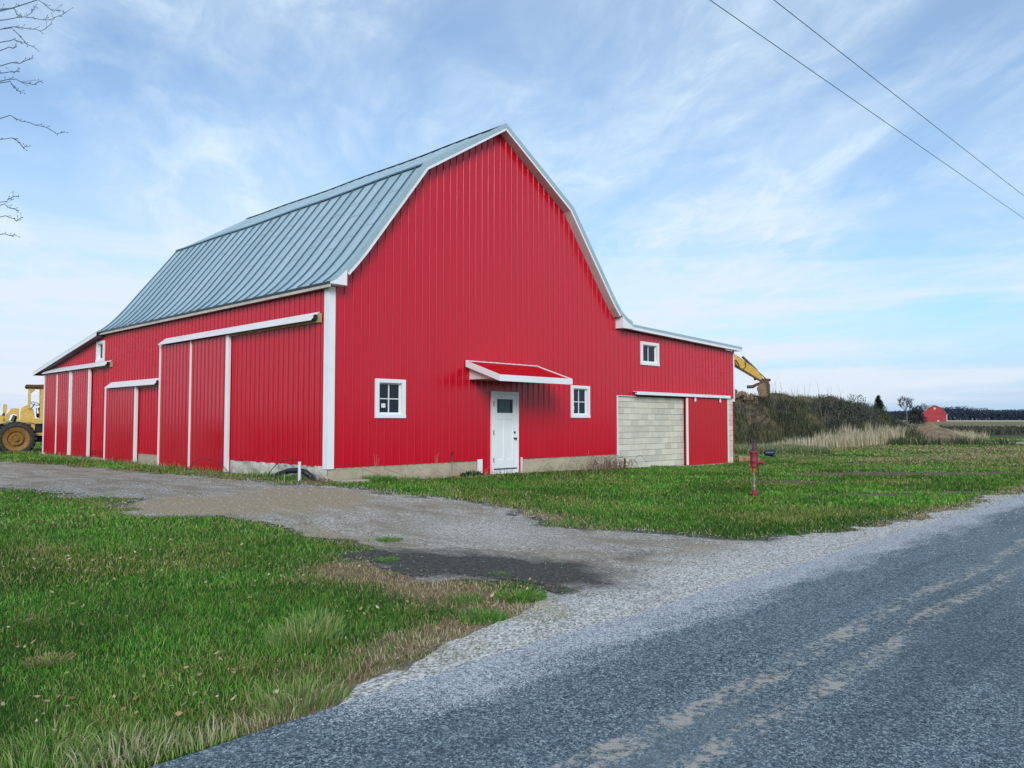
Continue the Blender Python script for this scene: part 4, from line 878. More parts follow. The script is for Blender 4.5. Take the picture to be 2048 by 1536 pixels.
# black corrugated drain and white pipe stub at the corner
t = MB(); pts = [(-5.95, 2.2, .10), (-5.93, 1.8, .20), (-5.90, 1.45, .30), (-5.87, 1.15, .37), (-5.84, .85, .39), (-5.8, .60, .36), (-5.76, .42, .27), (-5.74, .32, .12), (-5.73, .29, -.05)]
P2 = []; RR = []
for i in range(len(pts)-1):
    for k in range(10): f = k/10; P2.append([pts[i][j]*(1-f)+pts[i+1][j]*f for j in range(3)]); RR.append(.056 if k % 2 else .066)
t.tube(P2, RR, 14); tag(t.build('drain_pipe', simple('black_corrugated_plastic', (.012, .016, .03), .45, .2), None, smooth=True), 'black corrugated drain pipe arching into the ground at the barn corner', 'drain pipe')
t = MB(); t.lathe([(0, -.05), (.034, -.05), (.034, .46), (.030, .46), (.028, .40), (0, .40)], (-6.05, .42, .15), n=16); tag(t.build('pipe_stub', M['pvc'], None, smooth=True), 'short white plastic pipe standing upright in the grass by the barn corner', 'pipe')
def hoop(a, b, h, nm, lab, r=.008):
    t = MB(); P_ = []
    for k in range(21):
        f = k/20; P_.append((a[0]+(b[0]-a[0])*f+.03*math.sin(f*9), a[1]+(b[1]-a[1])*f, a[2]+(b[2]-a[2])*f+h*math.sin(math.pi*f)**.75))
    t.tube(P_, r, 6); tag(t.build(nm, M['black'], None, smooth=True), lab, 'cable')
hoop((-6.05, .43, .60), (-6.2, 1.75, .12), .22, 'cable', 'thin black cable arching out of the white pipe stub')
hoop((-6.15, 3.4, .1), (-6.35, 5.7, .1), .45, 'cable', 'thin black cable looping up in front of the tall sliding door')
t = MB(); t.tube([(5.45, -.12, -.1), (5.45, -.12, .30)], .028, 10); tag(t.build('pipe_stub', M['black'], None), 'short black pipe standing by the foot of the block wall', 'pipe')
def flat_stone(cx_, cy_, rx_, ry_, h, nm, lab, rot=0.):
    t = MB(); n = 14; rr = [1+rs.uniform(-.14, .14) for _ in range(n)]; vs = []
    for (z_, s_) in ((-.06, 1.0), (h*.75, 1.0), (h, .94)):
        for k in range(n): a = 2*math.pi*k/n; x_, y_ = math.cos(a)*rx_*rr[k]*s_, math.sin(a)*ry_*rr[k]*s_; vs.append((cx_+x_*math.cos(rot)-y_*math.sin(rot), cy_+x_*math.sin(rot)+y_*math.cos(rot), hz_(cx_, cy_)+z_))
    fs = [tuple(2*n+k for k in range(n))]
    for l_ in range(2):
        for k in range(n): fs.append((l_*n+k, l_*n+(k+1) % n, (l_+1)*n+(k+1) % n, (l_+1)*n+k))
    t.add(vs, fs); tag(t.build(nm, M['stone'], None), lab, 'stone')
flat_stone(-5.1, -.55, .55, .30, .07, 'flat_stone', 'flat tan stone lying at the front corner of the barn'); flat_stone(-3.1, -.30, .85, .17, .035, 'flat_stone', 'long thin stone slab along the concrete foundation')
# small dark green weed, dead vines, dark clump
def scrub(nm, lab, cat, cx_, cy_, rx_, ry_, h, n, pal, wts, wd=.02, leafy=True):
    a = rng.uniform(0, 2*math.pi, n); d = np.sqrt(rng.random(n)); x_ = cx_+np.cos(a)*d*rx_; y_ = cy_+np.sin(a)*d*ry_; hh = h*rng.uniform(.3, 1.1, n)*(1-.5*d)
    V, Q, T, C = blades(x_, y_, hh, wd*rng.uniform(.5, 1.3, n), pick(n, pal, wts), lean=1.2 if leafy else 1.6, bend=a+rng.normal(0, .8, n))
    o = fastmesh(nm, V, Q, T, cols=C, mat=M['foliage']); return tag(o, lab, cat)
scrub('weed', 'dark green leafy weed in front of the foundation left of the door', 'weed', -1.5, -.32, .35, .16, .22, 260, [(.012, .06, .02), (.02, .09, .03), (.03, .11, .05)], [3, 3, 1], .05)
def vines(nm, lab, cx_, cy_, rx_, ry_, h, n, m_):
    t = MB()
    for k in range(n):
        x_, y_ = cx_+rs.uniform(-rx_, rx_), cy_+rs.uniform(-ry_, ry_); a = rs.uniform(0, 6.28); l_ = rs.uniform(.2, .8); hh = rs.uniform(.05, h); z_ = hz_(x_, y_); P_ = []
        for i in range(7): f = i/6; P_.append((x_+math.cos(a)*l_*f+rs.uniform(-.02, .02), min(y_+math.sin(a)*l_*f*.4, -.06), z_+hh*math.sin(math.pi*f*.85)))
        t.tube(P_, rs.uniform(.003, .007), 4, cap=False)
    tag(t.build(nm, m_, None), lab, 'dead vines')
vines('dead_vines', 'tangle of dead brown vines at the foot of the wall beside the block wall', 4.4, -.42, .75, .28, .45, 90, simple('dead_vine', (.16, .085, .055), .9, .4, 9.))
vines('dead_vines', 'thin bare vines against the foundation between door and right window', 2.6, -.2, .9, .1, .38, 16, simple('grey_vine', (.22, .17, .13), .9, .3, 9.))
t = MB()
for k in range(24): x_, y_ = -5.75+rs.uniform(-.25, .25)-.1, -.1+rs.uniform(-.15, .6); t.tube([(x_, y_, .1), (x_+rs.uniform(-.1, .1), y_+rs.uniform(-.1, .1), .2+rs.uniform(0, .1)), (x_+rs.uniform(-.25, .25), y_+rs.uniform(-.2, .2), .14)], .006, 4, cap=False)
tag(t.build('dead_weed', simple('brown_dead_weed', (.13, .07, .045), .9, .4, 9.), None), 'small brown dead weed beside the drain pipe at the corner', 'dead weed')
for (wx, wy, lab) in ((-4.55, -.35, 'single tall straw coloured stalk left of the hydrant'), (-2.75, -.35, 'thin branching dead stalk just left of the hydrant'), (3.3, -.25, 'tall pale straw stalk under the right window')):
    t = MB(); z0 = hz_(wx, wy)
    for k in range(4):
        a = rs.uniform(0, 6.28); h = rs.uniform(.25, .62) if k else .62; t.tube([(wx, wy, z0), (wx+.02*math.cos(a), wy-.01, z0+h*.5), (wx+.09*math.cos(a), wy+.04*math.sin(a)-.02, z0+h)], [.004, .003, .002], 4, cap=False)
    tag(t.build('dead_stalk', simple('straw_stalk', (.40, .30, .18), .9, .2, 9.), None), lab, 'dead stalk')
lx_, ly_ = cw(10.95, 37.2)
# weathered log lying beyond the side wing, and a blue tub in the weeds
t = MB(); t.tube([cw(8.95, 31.2)+(hz_(*cw(8.95, 31.2))+.12,), cw(9.25, 31.15)+(hz_(*cw(9.25, 31.15))+.12,), cw(9.72, 31.1)+(hz_(*cw(9.72, 31.1))+.09,)], [.15, .14, .10], 12); tag(t.build('log', simple('weathered_log', (.30, .19, .09), .9, .4, 6., bump=.6), None, smooth=True), 'weathered tan log lying in the grass past the end of the barn', 'log')
bx_, by_ = cw(11.05, 34.0); t = thing('tub', 'dark blue plastic tub lying on its side behind the hand pump', 'tub', (bx_, by_, hz_(bx_, by_)), math.atan2(RT[1], RT[0])); b_ = MB(); b_.lathe([(.0, -.16), (.10, -.16), (.15, .15), (.17, .16), (.17, .18), (.14, .18), (.09, -.13), (0, -.13)], (0, 0, .26), 'x', 18); b_.build('tub_body', M['bluetub'], t, smooth=True, off=o0)
MB().tube([(.17, -.17, .26), (.22, -.15, .14), (.24, 0, .1), (.22, .15, .14), (.17, .17, .26)], .012, 6).build('tub_handle', M['black'], t, off=o0)

# ------------------------------------------------------------------ overgrown mound, dirt pile
crest = [(4, 49, 3.1), (10.5, 50, 3.25), (14.6, 52, 3.4), (22, 60, 3.6), (25.5, 64, 3.45), (28.8, 68, 3.3), (32.3, 71, 2.3), (36, 74, 1.1), (37.7, 76, .5), (40, 79, 0)]
CR = [(cw(a, b), c) for a, b, c in crest]
def mound_h(x, y):
    x = np.asarray(x, float); y = np.asarray(y, float); best = np.zeros(x.shape)
    for i in range(len(CR)-1):
        (ax, ay), az = CR[i]; (bx, by), bz = CR[i+1]; ex, ey = bx-ax, by-ay
        t = np.clip(((x-ax)*ex+(y-ay)*ey)/(ex*ex+ey*ey), 0, 1); d = np.hypot(x-ax-t*ex, y-ay-t*ey); h = az+(bz-az)*t
        best = np.maximum(best, h*sstep(1-d/(3.0+h*.9)))
    return best
def mtop(x, y): return hgt(x, y)+np.where(mound_h(x, y) > 0, mound_h(x, y)*(1+.42*(fbm(x, y, 2.4, 4)-.5))+.45*(fbm(x+5, y, .9, 3)-.5)*np.clip(mound_h(x, y), 0, 1), 0)-.12
us = np.arange(-6, 52, .5); vs_ = np.arange(36, 96, .5); gu, gv = np.meshgrid(us, vs_, indexing='ij'); gx, gy = CX+RT[0]*gu+FW[0]*gv, CY+RT[1]*gu+FW[1]*gv
kk = mound_h(gx, gy); Zm = np.where(kk > 0.0, mtop(gx, gy), hgt(gx, gy)-.3); nv_ = len(vs_); ii, jj = np.meshgrid(np.arange(len(us)-1), np.arange(nv_-1), indexing='ij')
keep = (np.maximum.reduce([kk[:-1, :-1], kk[1:, :-1], kk[:-1, 1:], kk[1:, 1:]]) > 0).ravel(); a0 = (ii*nv_+jj).ravel()[keep]
def mound_mat():
    g = G('mound_earth'); p = g.pos(); n = g.noise(p, 1.2, 6, .65); m_ = g.noise(p, 7, 5, .7)
    c = g.mix(g.ramp(n, [(.4, 0.), (.6, 1.)]), (.045, .05, .028), (.15, .11, .06)); return g.out(g.mix(g.ramp(m_, [(.4, 0.), (.7, .6)]), c, (.2, .16, .09)), .95, g.bump(m_, .8, .1), spec=.1)
mo = fastmesh('mound', np.stack([gx.ravel(), gy.ravel(), Zm.ravel()], 1), np.stack([a0, a0+nv_, a0+nv_+1, a0+1], 1), mat=mound_mat(), smooth=True); tag(mo, kind='structure')
def scatter(n, ua, ub, va, vb, cond):
    u_ = rng.uniform(ua, ub, n); v_ = rng.uniform(va, vb, n); x_, y_ = CX+RT[0]*u_+FW[0]*v_, CY+RT[1]*u_+FW[1]*v_; k = cond(x_, y_, u_, v_); return x_[k], y_[k]
mz = lambda x, y: np.maximum(mtop(x, y), hgt(x, y))
x_, y_ = scatter(190000, 5, 44, 38, 86, lambda x, y, u_, v_: (mound_h(x, y) > .25) & (rng.random(len(x)) < np.where(mound_h(x, y) > 3.1, .30, .75)*np.clip(.35+fbm(x, y, 2.5, 3)*1.2, 0, 1)))
n = len(x_); hd = mound_h(x_, y_); pt = fbm(x_+30, y_, 3.2, 3)
col = np.where((pt > .5)[:, None], pick(n, [(.032, .036, .036), (.055, .06, .055), (.09, .095, .085), (.15, .145, .125), (.22, .20, .15)], [4, 3, 2, 1.4, .7]), pick(n, [(.035, .05, .028), (.06, .08, .035), (.09, .11, .05), (.15, .15, .08), (.028, .03, .03)], [3, 3, 2, 1.2, 2]))
top = (hd > 2.9); col[top] = pick(int(top.sum()), [(.14, .12, .06), (.20, .17, .09), (.09, .10, .04), (.26, .22, .13)], [2, 2, 2, 1])
h = np.where(top, rng.uniform(.1, .32, n), rng.uniform(.3, 1.0, n)*(.15+1.7*fbm(x_+7, y_, 1.3, 3)**1.3))
mw = merge([blades(x_, y_, h, rng.uniform(.018, .045, n), col, lean=.85, zfun=mz)])
o = fastmesh('weeds', *mw[:3], cols=mw[3], mat=M['foliage']); tag(o, 'dark grey green weeds covering the mound beyond the barn', 'weeds', kind='stuff')
# tall stems standing against the sky on the crest
x_, y_ = scatter(9000, 12, 36, 44, 76, lambda x, y, u_, v_: (mound_h(x, y) > 1.6) & (u_ > 17)); n = len(x_)
sel = rng.random(n) < .10; x_, y_ = x_[sel], y_[sel]; n = len(x_)
v1 = blades(x_, y_, rng.uniform(.5, 1.5, n), np.full(n, .018), pick(n, [(.20, .18, .15), (.13, .12, .10), (.3, .27, .2)], [2, 2, 1]), lean=.35, zfun=mz)
# tall pale grass along its foot
def palecond(x, y, u_, v_):
    base = np.interp(u_, [12, 15, 18, 24, 30, 37, 39], [41.5, 43.5, 46.5, 53., 59., 65., 66.5]); w2 = np.interp(u_, [12, 16, 20, 30, 38], [.8, 1.3, 2.2, 2.8, 2.4])
    return (v_ > base-w2*.3) & (v_ < base+w2) & (fbm(x, y, 1.1, 3) > .30)
x_, y_ = scatter(120000, 13.0, 40, 40, 74, palecond); n = len(x_); uu = tocam(x_, y_)[0]
col = pick(n, [(.52, .45, .32), (.62, .55, .42), (.42, .34, .21), (.30, .26, .15), (.20, .23, .10)], [3, 2.4, 2.4, 1.2, .8])
v2 = blades(x_, y_, rng.uniform(.45, 1.1, n)*np.interp(uu, [13, 17, 22, 30, 40], [.45, .7, 1.0, 1.2, .8])*(.6+.8*fbm(x_, y_, 2., 2)), rng.uniform(.018, .04, n), col, lean=.3, zfun=mz)
x_, y_ = scatter(16000, 10.5, 15.5, 38, 45, lambda x, y, u_, v_: (x > 13.4) & (v_ < 44)); n = len(x_)
v3 = blades(x_, y_, rng.uniform(.12, .5, n), rng.uniform(.02, .035, n), pick(n, [(.06, .13, .05), (.10, .17, .06), (.18, .22, .10), (.38, .34, .20)], [2, 2, 2, 2]), lean=.9, zfun=mz)
mw = merge([v1, v2, v3]); o = fastmesh('tall_grass', *mw[:3], cols=mw[3], mat=M['foliage']); tag(o, 'tall pale dry grass along the foot of the overgrown mound', 'tall grass', kind='stuff')
# soil pile at the far end
dcx, dcy = cw(30.6, 57.5)
nu = 44; nr = 16; V = []; F = []
for j in range(nr+1):
    for i in range(nu):
        a = 2*math.pi*i/nu; r = j/nr*(3.6+.5*math.sin(a*3+1)); xx, yy = dcx+math.cos(a)*r*1.05, dcy+math.sin(a)*r; f = j/nr
        z_ = 1.62*(1-f)**1.15*(1+.0*f)+(float(fbm(xx, yy, .7, 4))-.5)*.5*(1-f) ; V.append((xx, yy, hz_(xx, yy)-.08+z_))
for j in range(nr):
    for i in range(nu): i2 = (i+1) % nu; F.append((j*nu+i, j*nu+i2, (j+1)*nu+i2, (j+1)*nu+i))
t = MB(); t.add(V, F); tag(t.build('dirt_pile', M['soil'], None, smooth=True), 'low brown dirt pile at the end of the overgrown mound', 'dirt pile')
x_, y_ = scatter(3600, 25.5, 34, 53.0, 59, lambda x, y, u_, v_: ((u_ < 29.2) & (v_ > 54.6)) | (v_ < 54.4)); n = len(x_)
pz = lambda x, y: hgt(x, y)+np.clip(1.5*(1-np.hypot(x-dcx, y-dcy)/3.6), 0, 2)
v4 = blades(x_, y_, rng.uniform(.2, .7, n), rng.uniform(.03, .06, n), pick(n, [(.035, .06, .03), (.06, .10, .035), (.10, .11, .05), (.30, .25, .15)], [3, 3, 2, 1]), lean=.7, zfun=pz)
o = fastmesh('weeds', *v4[:3], cols=v4[3], mat=M['foliage']); tag(o, 'dark weeds growing around the brown dirt pile', 'weeds', kind='stuff')
# brushy band in the far field
x_, y_ = scatter(26000, 45, 140, 94, 150, lambda x, y, u_, v_: fbm(x, y, 7, 3) > .42); n = len(x_)
v5 = blades(x_, y_, rng.uniform(.3, .9, n), rng.uniform(.1, .25, n), pick(n, [(.05, .05, .035), (.08, .075, .05), (.14, .11, .08), (.05, .08, .03)], [3, 3, 1, 1]), lean=.6)
o = fastmesh('brush', *v5[:3], cols=v5[3], mat=M['foliage']); tag(o, 'low brown brush across the field behind the dirt pile', 'brush', kind='stuff')

# ------------------------------------------------------------------ machines
VA = math.atan2(RT[1], RT[0])                     # machines are drawn in a frame whose x runs to the camera's right
x_, y_ = cw(-21.38, 34.0); zl = hz_(x_, y_)
K_ = .0216; lx = lambda p: (p-34.)*.01835; lz = lambda p: 1.5+(843-p)*K_-zl
t = thing('loader', 'old yellow wheel loader with roll canopy parked behind the barn', 'wheel loader', (x_, y_, zl), VA+R(32))
Bd = lambda mb, nm, m_, par=t, sm=False: mb.build(nm, m_, par, smooth=sm, off=o0)
b_ = MB(); yw0, yw1 = .45, 1.75
b_.prism([(lx(40), lz(843)), (lx(40.5), lz(822)), (lx(51), lz(817)), (lx(67), lz(817)), (lx(70), lz(831)), (lx(71), lz(845)), (lx(42), lz(845))], yw0, yw1); b_.prism([(lx(41.5), lz(821)), (lx(42), lz(816)), (lx(50), lz(811)), (lx(56), lz(809)), (lx(58), lz(816.5)), (lx(51), lz(817)), (lx(44), lz(822))], yw0+.1, yw1-.1)
b_.box(lx(68), lx(125), yw0-.1, yw1+.1, lz(848), lz(836.6), 0, .02); b_.box(lx(95), lx(150), yw0, yw1, lz(846), lz(818), 0, .06); b_.box(lx(63), lx(71), yw0, yw0+.3, lz(861), lz(849)); b_.box(lx(60), lx(120), yw0, yw1-.2, lz(872), lz(866))
Bd(b_, 'body', M['yellow_pale'])
b_ = MB(); b_.box(lx(-30), lx(150), .7, 1.5, lz(885), lz(849)); b_.box(lx(72), lx(86), .5, .72, lz(866), lz(848)); Bd(b_, 'chassis', M['black'])
b_ = MB(); b_.box(lx(-75), lx(6), .75, 1.5, lz(862), lz(830), 0, .05); Bd(b_, 'front_frame', M['yellow'])
b_ = MB()
for yy in (.50, 1.55):
    b_.prism([(lx(5), lz(842)), (lx(9), lz(831)), (lx(17), lz(824)), (lx(21), lz(817)), (lx(30), lz(816)), (lx(38), lz(817)), (lx(39), lz(843)), (lx(35), lz(843)), (lx(33), lz(829)), (lx(26), lz(827)), (lx(20), lz(830)), (lx(16), lz(841)), (lx(8), lz(843))], yy, yy+.14)
    b_.beam((lx(10), yy+.07, lz(838)), (lx(-95), yy+.07, lz(868)), .14, .3)
Bd(b_, 'lift_arm', M['yellow_pale'])
b_ = MB(); b_.prism([(lx(4.5), lz(827)), (lx(5.5), lz(810)), (lx(8), lz(807.5)), (lx(13), lz(809)), (lx(14), lz(812)), (lx(12.5), lz(825)), (lx(8), lz(829))], .55, .75); b_.beam((lx(8), .6, lz(826)), (lx(1), .6, lz(843)), .12, .10); Bd(b_, 'tilt_lever', M['yellow_pale'])
b_ = MB(); b_.tube([(lx(2), .55, lz(845)), (lx(8), .55, lz(826))], .05, 8); b_.tube([(lx(26), .6, lz(843)), (lx(31), .6, lz(831))], .10, 8); Bd(b_, 'cylinder', M['black'])
b_ = MB(); b_.prism([(lx(-95), lz(890)), (lx(-130), lz(893)), (lx(-118), lz(893)), (lx(-90), lz(893)), (lx(-84), lz(875)), (lx(-86), lz(852)), (lx(-92), lz(852)), (lx(-90), lz(875))], -.3, 2.5); Bd(b_, 'bucket', M['rust'])
b_ = MB(); b_.box(lx(50), lx(92), .25, 1.95, lz(774.5), lz(768), 0, .02); b_.prism([(lx(48), lz(772)), (lx(51), lz(768)), (lx(51), lz(774.5))], .25, 1.95); Bd(b_, 'canopy', M['rust'])
b_ = MB()
for yy in (.35, 1.72):
    b_.box(lx(55.5), lx(61), yy, yy+.13, lz(816), lz(775)); b_.box(lx(80), lx(88), yy, yy+.16, lz(836), lz(771)); b_.beam((lx(60), yy+.06, lz(782)), (lx(68), yy+.06, lz(775)), .10, .10)
b_.box(lx(77), lx(90), .30, 1.9, lz(775), lz(767), 0, .01); Bd(b_, 'canopy_post', M['yellow_pale'])
b_ = MB()
for k in range(20): a, a2 = 2*math.pi*k/20, 2*math.pi*(k+1)/20; b_.beam((lx(70)+.18*math.cos(a), 1.1+.22*math.sin(a), lz(806)+.06*math.sin(a)-.05*math.cos(a)), (lx(70)+.18*math.cos(a2), 1.1+.22*math.sin(a2), lz(806)+.06*math.sin(a2)-.05*math.cos(a2)), .025, .025)
b_.beam((lx(70), 1.1, lz(806)), (lx(62), 1.1, lz(817)), .04, .04); Bd(b_, 'steering_wheel', M['black'])
b_ = MB(); b_.box(lx(74), lx(84), .8, 1.35, lz(835), lz(826), 0, .03); b_.prism([(lx(79.5), lz(826)), (lx(76.5), lz(815)), (lx(80), lz(814)), (lx(84), lz(826))], .8, 1.35); b_.beam((lx(74), .75, lz(832)), (lx(73.5), .75, lz(815)), .03, .03); Bd(b_, 'seat', M['black'])
def wheel(cx_, cy_, cz_, r, wd, par, sgn=-1):
    tb = MB(); n = 40; pf = [(r*.70, -wd/2), (r*.80, -wd/2-.03), (r*.93, -wd/2), (r*.975, -wd*.36), (r*.985, wd*.36), (r*.93, wd/2), (r*.8, wd/2+.03), (r*.70, wd/2), (r*.66, 0)]
    vs = []; fs = []
    for k in range(n):
        a = 2*math.pi*k/n
        for (q, h) in pf: vs.append((cx_+q*math.cos(a), cy_+h, cz_+q*math.sin(a)))
    m_ = len(pf)
    for k in range(n):
        for j in range(m_): fs.append((k*m_+j, ((k+1) % n)*m_+j, ((k+1) % n)*m_+(j+1) % m_, k*m_+(j+1) % m_))
    tb.add(vs, fs)
    for k in range(24):
        for s_ in (-1, 1):
            a = 2*math.pi*(k+(.5 if s_ > 0 else 0))/24; da = .13; y0_, y1_ = (s_*wd*.04, s_*wd*.50); c = []
            for (yy, aa) in ((y0_, a+da*.7), (y1_, a)):
                for rr_ in (r*.95, r*1.045):
                    for d in (-.045, .045): c.append((cx_+rr_*math.cos(aa+d), cy_+yy, cz_+rr_*math.sin(aa+d)))
            tb.add(c, [(0, 1, 3, 2), (4, 6, 7, 5), (0, 2, 6, 4), (1, 5, 7, 3), (2, 3, 7, 6), (0, 4, 5, 1)])
            c = [(cx_+rr_*math.cos(a+d), cy_+s_*(wd*.5+(.02 if rr_ < r else 0)), cz_+rr_*math.sin(a+d)) for rr_ in (r*.84, r*1.04) for d in (-.045, .045)]+[(cx_+rr_*math.cos(a+d), cy_+s_*wd*.40, cz_+rr_*math.sin(a+d)) for rr_ in (r*.84, r*1.04) for d in (-.045, .045)]
            tb.add(c, [(0, 1, 3, 2), (4, 6, 7, 5), (0, 2, 6, 4), (1, 5, 7, 3), (2, 3, 7, 6), (0, 4, 5, 1)])
    o = tb.build('wheel', M['tyre'], par, off=o0)
    rb = MB(); h = -wd/2
    rb.lathe([(0, h+.0), (r*.11, h-.02), (r*.12, h+.06), (r*.22, h+.07), (r*.24, h+.03), (r*.37, h+.03), (r*.39, h+.12), (r*.44, h+.12), (r*.47, h+.05), (r*.70, h-.005), (r*.715, h+.02), (r*.70, h+.12), (0, h+.14)], (cx_, cy_, cz_), 'y', 32)
    for k in range(10): a = 2*math.pi*k/10; rb.lathe([(0, h+.01), (.022, h+.01), (.022, h+.05), (0, h+.05)], (cx_+r*.30*math.cos(a), cy_, cz_+r*.30*math.sin(a)), 'y', 6)
    rb.build('rim', M['rim'], o, smooth=True, off=o0); return o
for (wx, wy) in ((0, 0.05), (0, 2.05), (-3.0, 0.05), (-3.0, 2.05)): wheel(wx, wy, lz(878.5)+.01, .72, .50, t)
# excavator on the mound
S2 = .0331; ex = lambda p: (p-1500.)*.0317; ex_, ey_ = cw((1500-1024)/1573*52, 52); ez = lambda p: 1.5+(843-p)*S2
t = thing('excavator', 'yellow excavator whose arm reaches down onto the overgrown mound', 'excavator', (ex_, ey_, 0), VA-R(16.8))
b_ = MB(); b_.prism([(ex(1449), ez(697)), (ex(1468), ez(706.5)), (ex(1482), ez(715)), (ex(1515), ez(741)), (ex(1527), ez(757)), (ex(1523.5), ez(761.5)), (ex(1470), ez(728)), (ex(1452), ez(722)), (ex(1444), ez(708))], -.22, .22); Bd(b_, 'stick', M['yellow'], t)
b_ = MB(); b_.prism([(ex(1466), ez(726.5)), (ex(1524), ez(762)), (ex(1522), ez(764.5)), (ex(1464), ez(729.5))], -.24, .24); b_.lathe([(0, -.1), (.10, -.1), (.10, .1), (0, .1)], (ex(1511), 0, ez(758)), 'y', 12); Bd(b_, 'underside_plate', M['rust'], t)
b_ = MB(); b_.prism([(ex(1452), ez(722)), (ex(1446), ez(700)), (ex(1400), ez(712)), (ex(1345), ez(800)), (ex(1362), ez(806)), (ex(1408), ez(732))], -.3, .3); Bd(b_, 'boom', M['yellow'], t)
b_ = MB(); b_.tube([(ex(1486), -.1, ez(713)), (ex(1515), -.1, ez(742))], .08, 8); b_.tube([(ex(1515), -.1, ez(742)), (ex(1534), -.1, ez(760))], .035, 8)
for (h0, h1, sag_) in (((1470, 722), (1480, 733), 4), ((1474, 731), (1482, 738), 3)):
    P_ = [(ex(h0[0]+(h1[0]-h0[0])*f), -.26, ez(h0[1]+(h1[1]-h0[1])*f+sag_*math.sin(math.pi*f))) for f in (0, .25, .5, .75, 1)]; b_.tube(P_, .025, 6)
P_ = [(ex(1491), -.26, ez(723)), (ex(1493), -.28, ez(730)), (ex(1491.5), -.28, ez(735)), (ex(1488), -.26, ez(738))]; b_.tube(P_, .025, 6); P_ = [(ex(1468), -.26, ez(721)), (ex(1473), -.28, ez(720)), (ex(1477), -.28, ez(726)), (ex(1480), -.26, ez(733))]; b_.tube(P_, .025, 6)
Bd(b_, 'hydraulic_hose', M['black'], t)
b_ = MB(); bk = [(ex(1524), ez(758)), (ex(1541), ez(759)), (ex(1541.5), ez(762)), (ex(1537), ez(764)), (ex(1540), ez(771)), (ex(1539.5), ez(788)), (ex(1534), ez(788)), (ex(1533), ez(768)), (ex(1527), ez(766)), (ex(1516), ez(771)), (ex(1507), ez(776)), (ex(1494), ez(776.5)), (ex(1494), ez(771.5)), (ex(1505), ez(771)), (ex(1515), ez(766.5)), (ex(1521), ez(765))]
b_.prism(bk, -.55, .55); Bd(b_, 'bucket', M['rust'], t)
b_ = MB(); b_.prism([(ex(1517), ez(771)), (ex(1527), ez(766.2)), (ex(1532.8), ez(768.2)), (ex(1533.8), ez(794)), (ex(1519), ez(794)), (ex(1514), ez(777))], -.53, .53); Bd(b_, 'load_of_soil', M['soil'], t)
b_ = MB(); b_.box(ex(1270), ex(1360), -1.2, 1.4, 2.4, 4.3, 0, .1); b_.box(ex(1335), ex(1372), -1.2, -.2, 2.4, 5.0, 0, .1); Bd(b_, 'body', M['yellow'], t)
b_ = MB()
for yy in (-1.5, 1.1):
    b_.prism([(ex(1268), 1.4), (ex(1262), 1.9), (ex(1272), 2.35), (ex(1378), 2.35), (ex(1388), 1.9), (ex(1380), 1.4)], yy, yy+.6)
b_.box(ex(1300), ex(1350), -.9, 1.1, 1.7, 2.39); Bd(b_, 'track', M['black'], t)
# a few clods by the bucket
t = MB()
for k in range(26):
    u_ = rs.uniform(14.2, 15.9); v_ = 51.5+rs.uniform(-.7, .5); xx, yy = cw(u_, v_); r_ = rs.uniform(.08, .28); z_ = float(mtop(xx, yy))+r_*.5+max(0, .30-abs(u_-14.8)*.45); q = MB()
    vs = []; fs = []
    for j, (ph, n_) in enumerate(((.2, 6), (.9, 6), (1.8, 6), (2.8, 6))):
        for i in range(6): a = 2*math.pi*i/6+j*.4; rr_ = r_*rs.uniform(.8, 1.15); vs.append((xx+rr_*math.sin(ph)*math.cos(a), yy+rr_*math.sin(ph)*math.sin(a), z_+rr_*math.cos(ph)*.8))
    for j in range(3):
        for i in range(6): i2 = (i+1) % 6; fs.append((j*6+i, (j+1)*6+i, (j+1)*6+i2, j*6+i2))
    fs += [tuple(range(6)), tuple(18+i for i in range(5, -1, -1))]; t.add(vs, fs)
tag(t.build('soil_clods', M['soil'], None), 'loose clods of dug soil heaped on the mound left of the excavator bucket', 'soil', kind='stuff')

# ------------------------------------------------------------------ the far barn
fx_, fy_ = cw((1869-1024)/1573*400, 400); zf = 1.45
t = thing('barn', 'small distant red gambrel barn with a pale roof in the far field', 'barn', (fx_, fy_, zf), VA-math.atan((1869-1024)/1573)*1.0+R(15)-R(0))
M['far_red'] = simple('weathered_red_boards', (.36, .035, .045), .8, .15, .4); M['far_roof'] = simple('pale_tin_roof', (.50, .50, .50), .5, .12, .3)
hw = 5.6; gp = [(-hw, 0), (-hw, 3.6), (-3.3, 6.7), (0, 8.2), (3.3, 6.7), (hw, 3.6), (hw, 0)]
b_ = MB(); b_.prism(gp, 0, 18); Bd(b_, 'wall', M['far_red'], t)
b_ = MB(); pr_ = [(-hw-.4, 3.2), (-3.35, 6.85), (0, 8.4), (3.35, 6.85), (hw+.4, 3.2)]
for a, b in zip(pr_[:-1], pr_[1:]): b_.prism([a, b, (b[0], b[1]+.12), (a[0], a[1]+.12)], -.35, 18.3)
Bd(b_, 'roof', M['far_roof'], t)
b_ = MB(); b_.box(-.5, .5, -.08, -.01, 6.1, 7.2); Bd(b_, 'window', simple('far_window', (.5, .42, .3), .6), t)
b_ = MB(); b_.box(hw-.28, hw+.06, -.12, -.01, 0, 3.4); b_.beam((hw-.1, -.06, 3.3), (hw+.4, -.06, 3.7), .2, .25); Bd(b_, 'downspout', M['cream'], t)
b_ = MB(); b_.box(1.0, 2.0, -.08, -.01, .0, .7); Bd(b_, 'hatch', M['cream'], t)

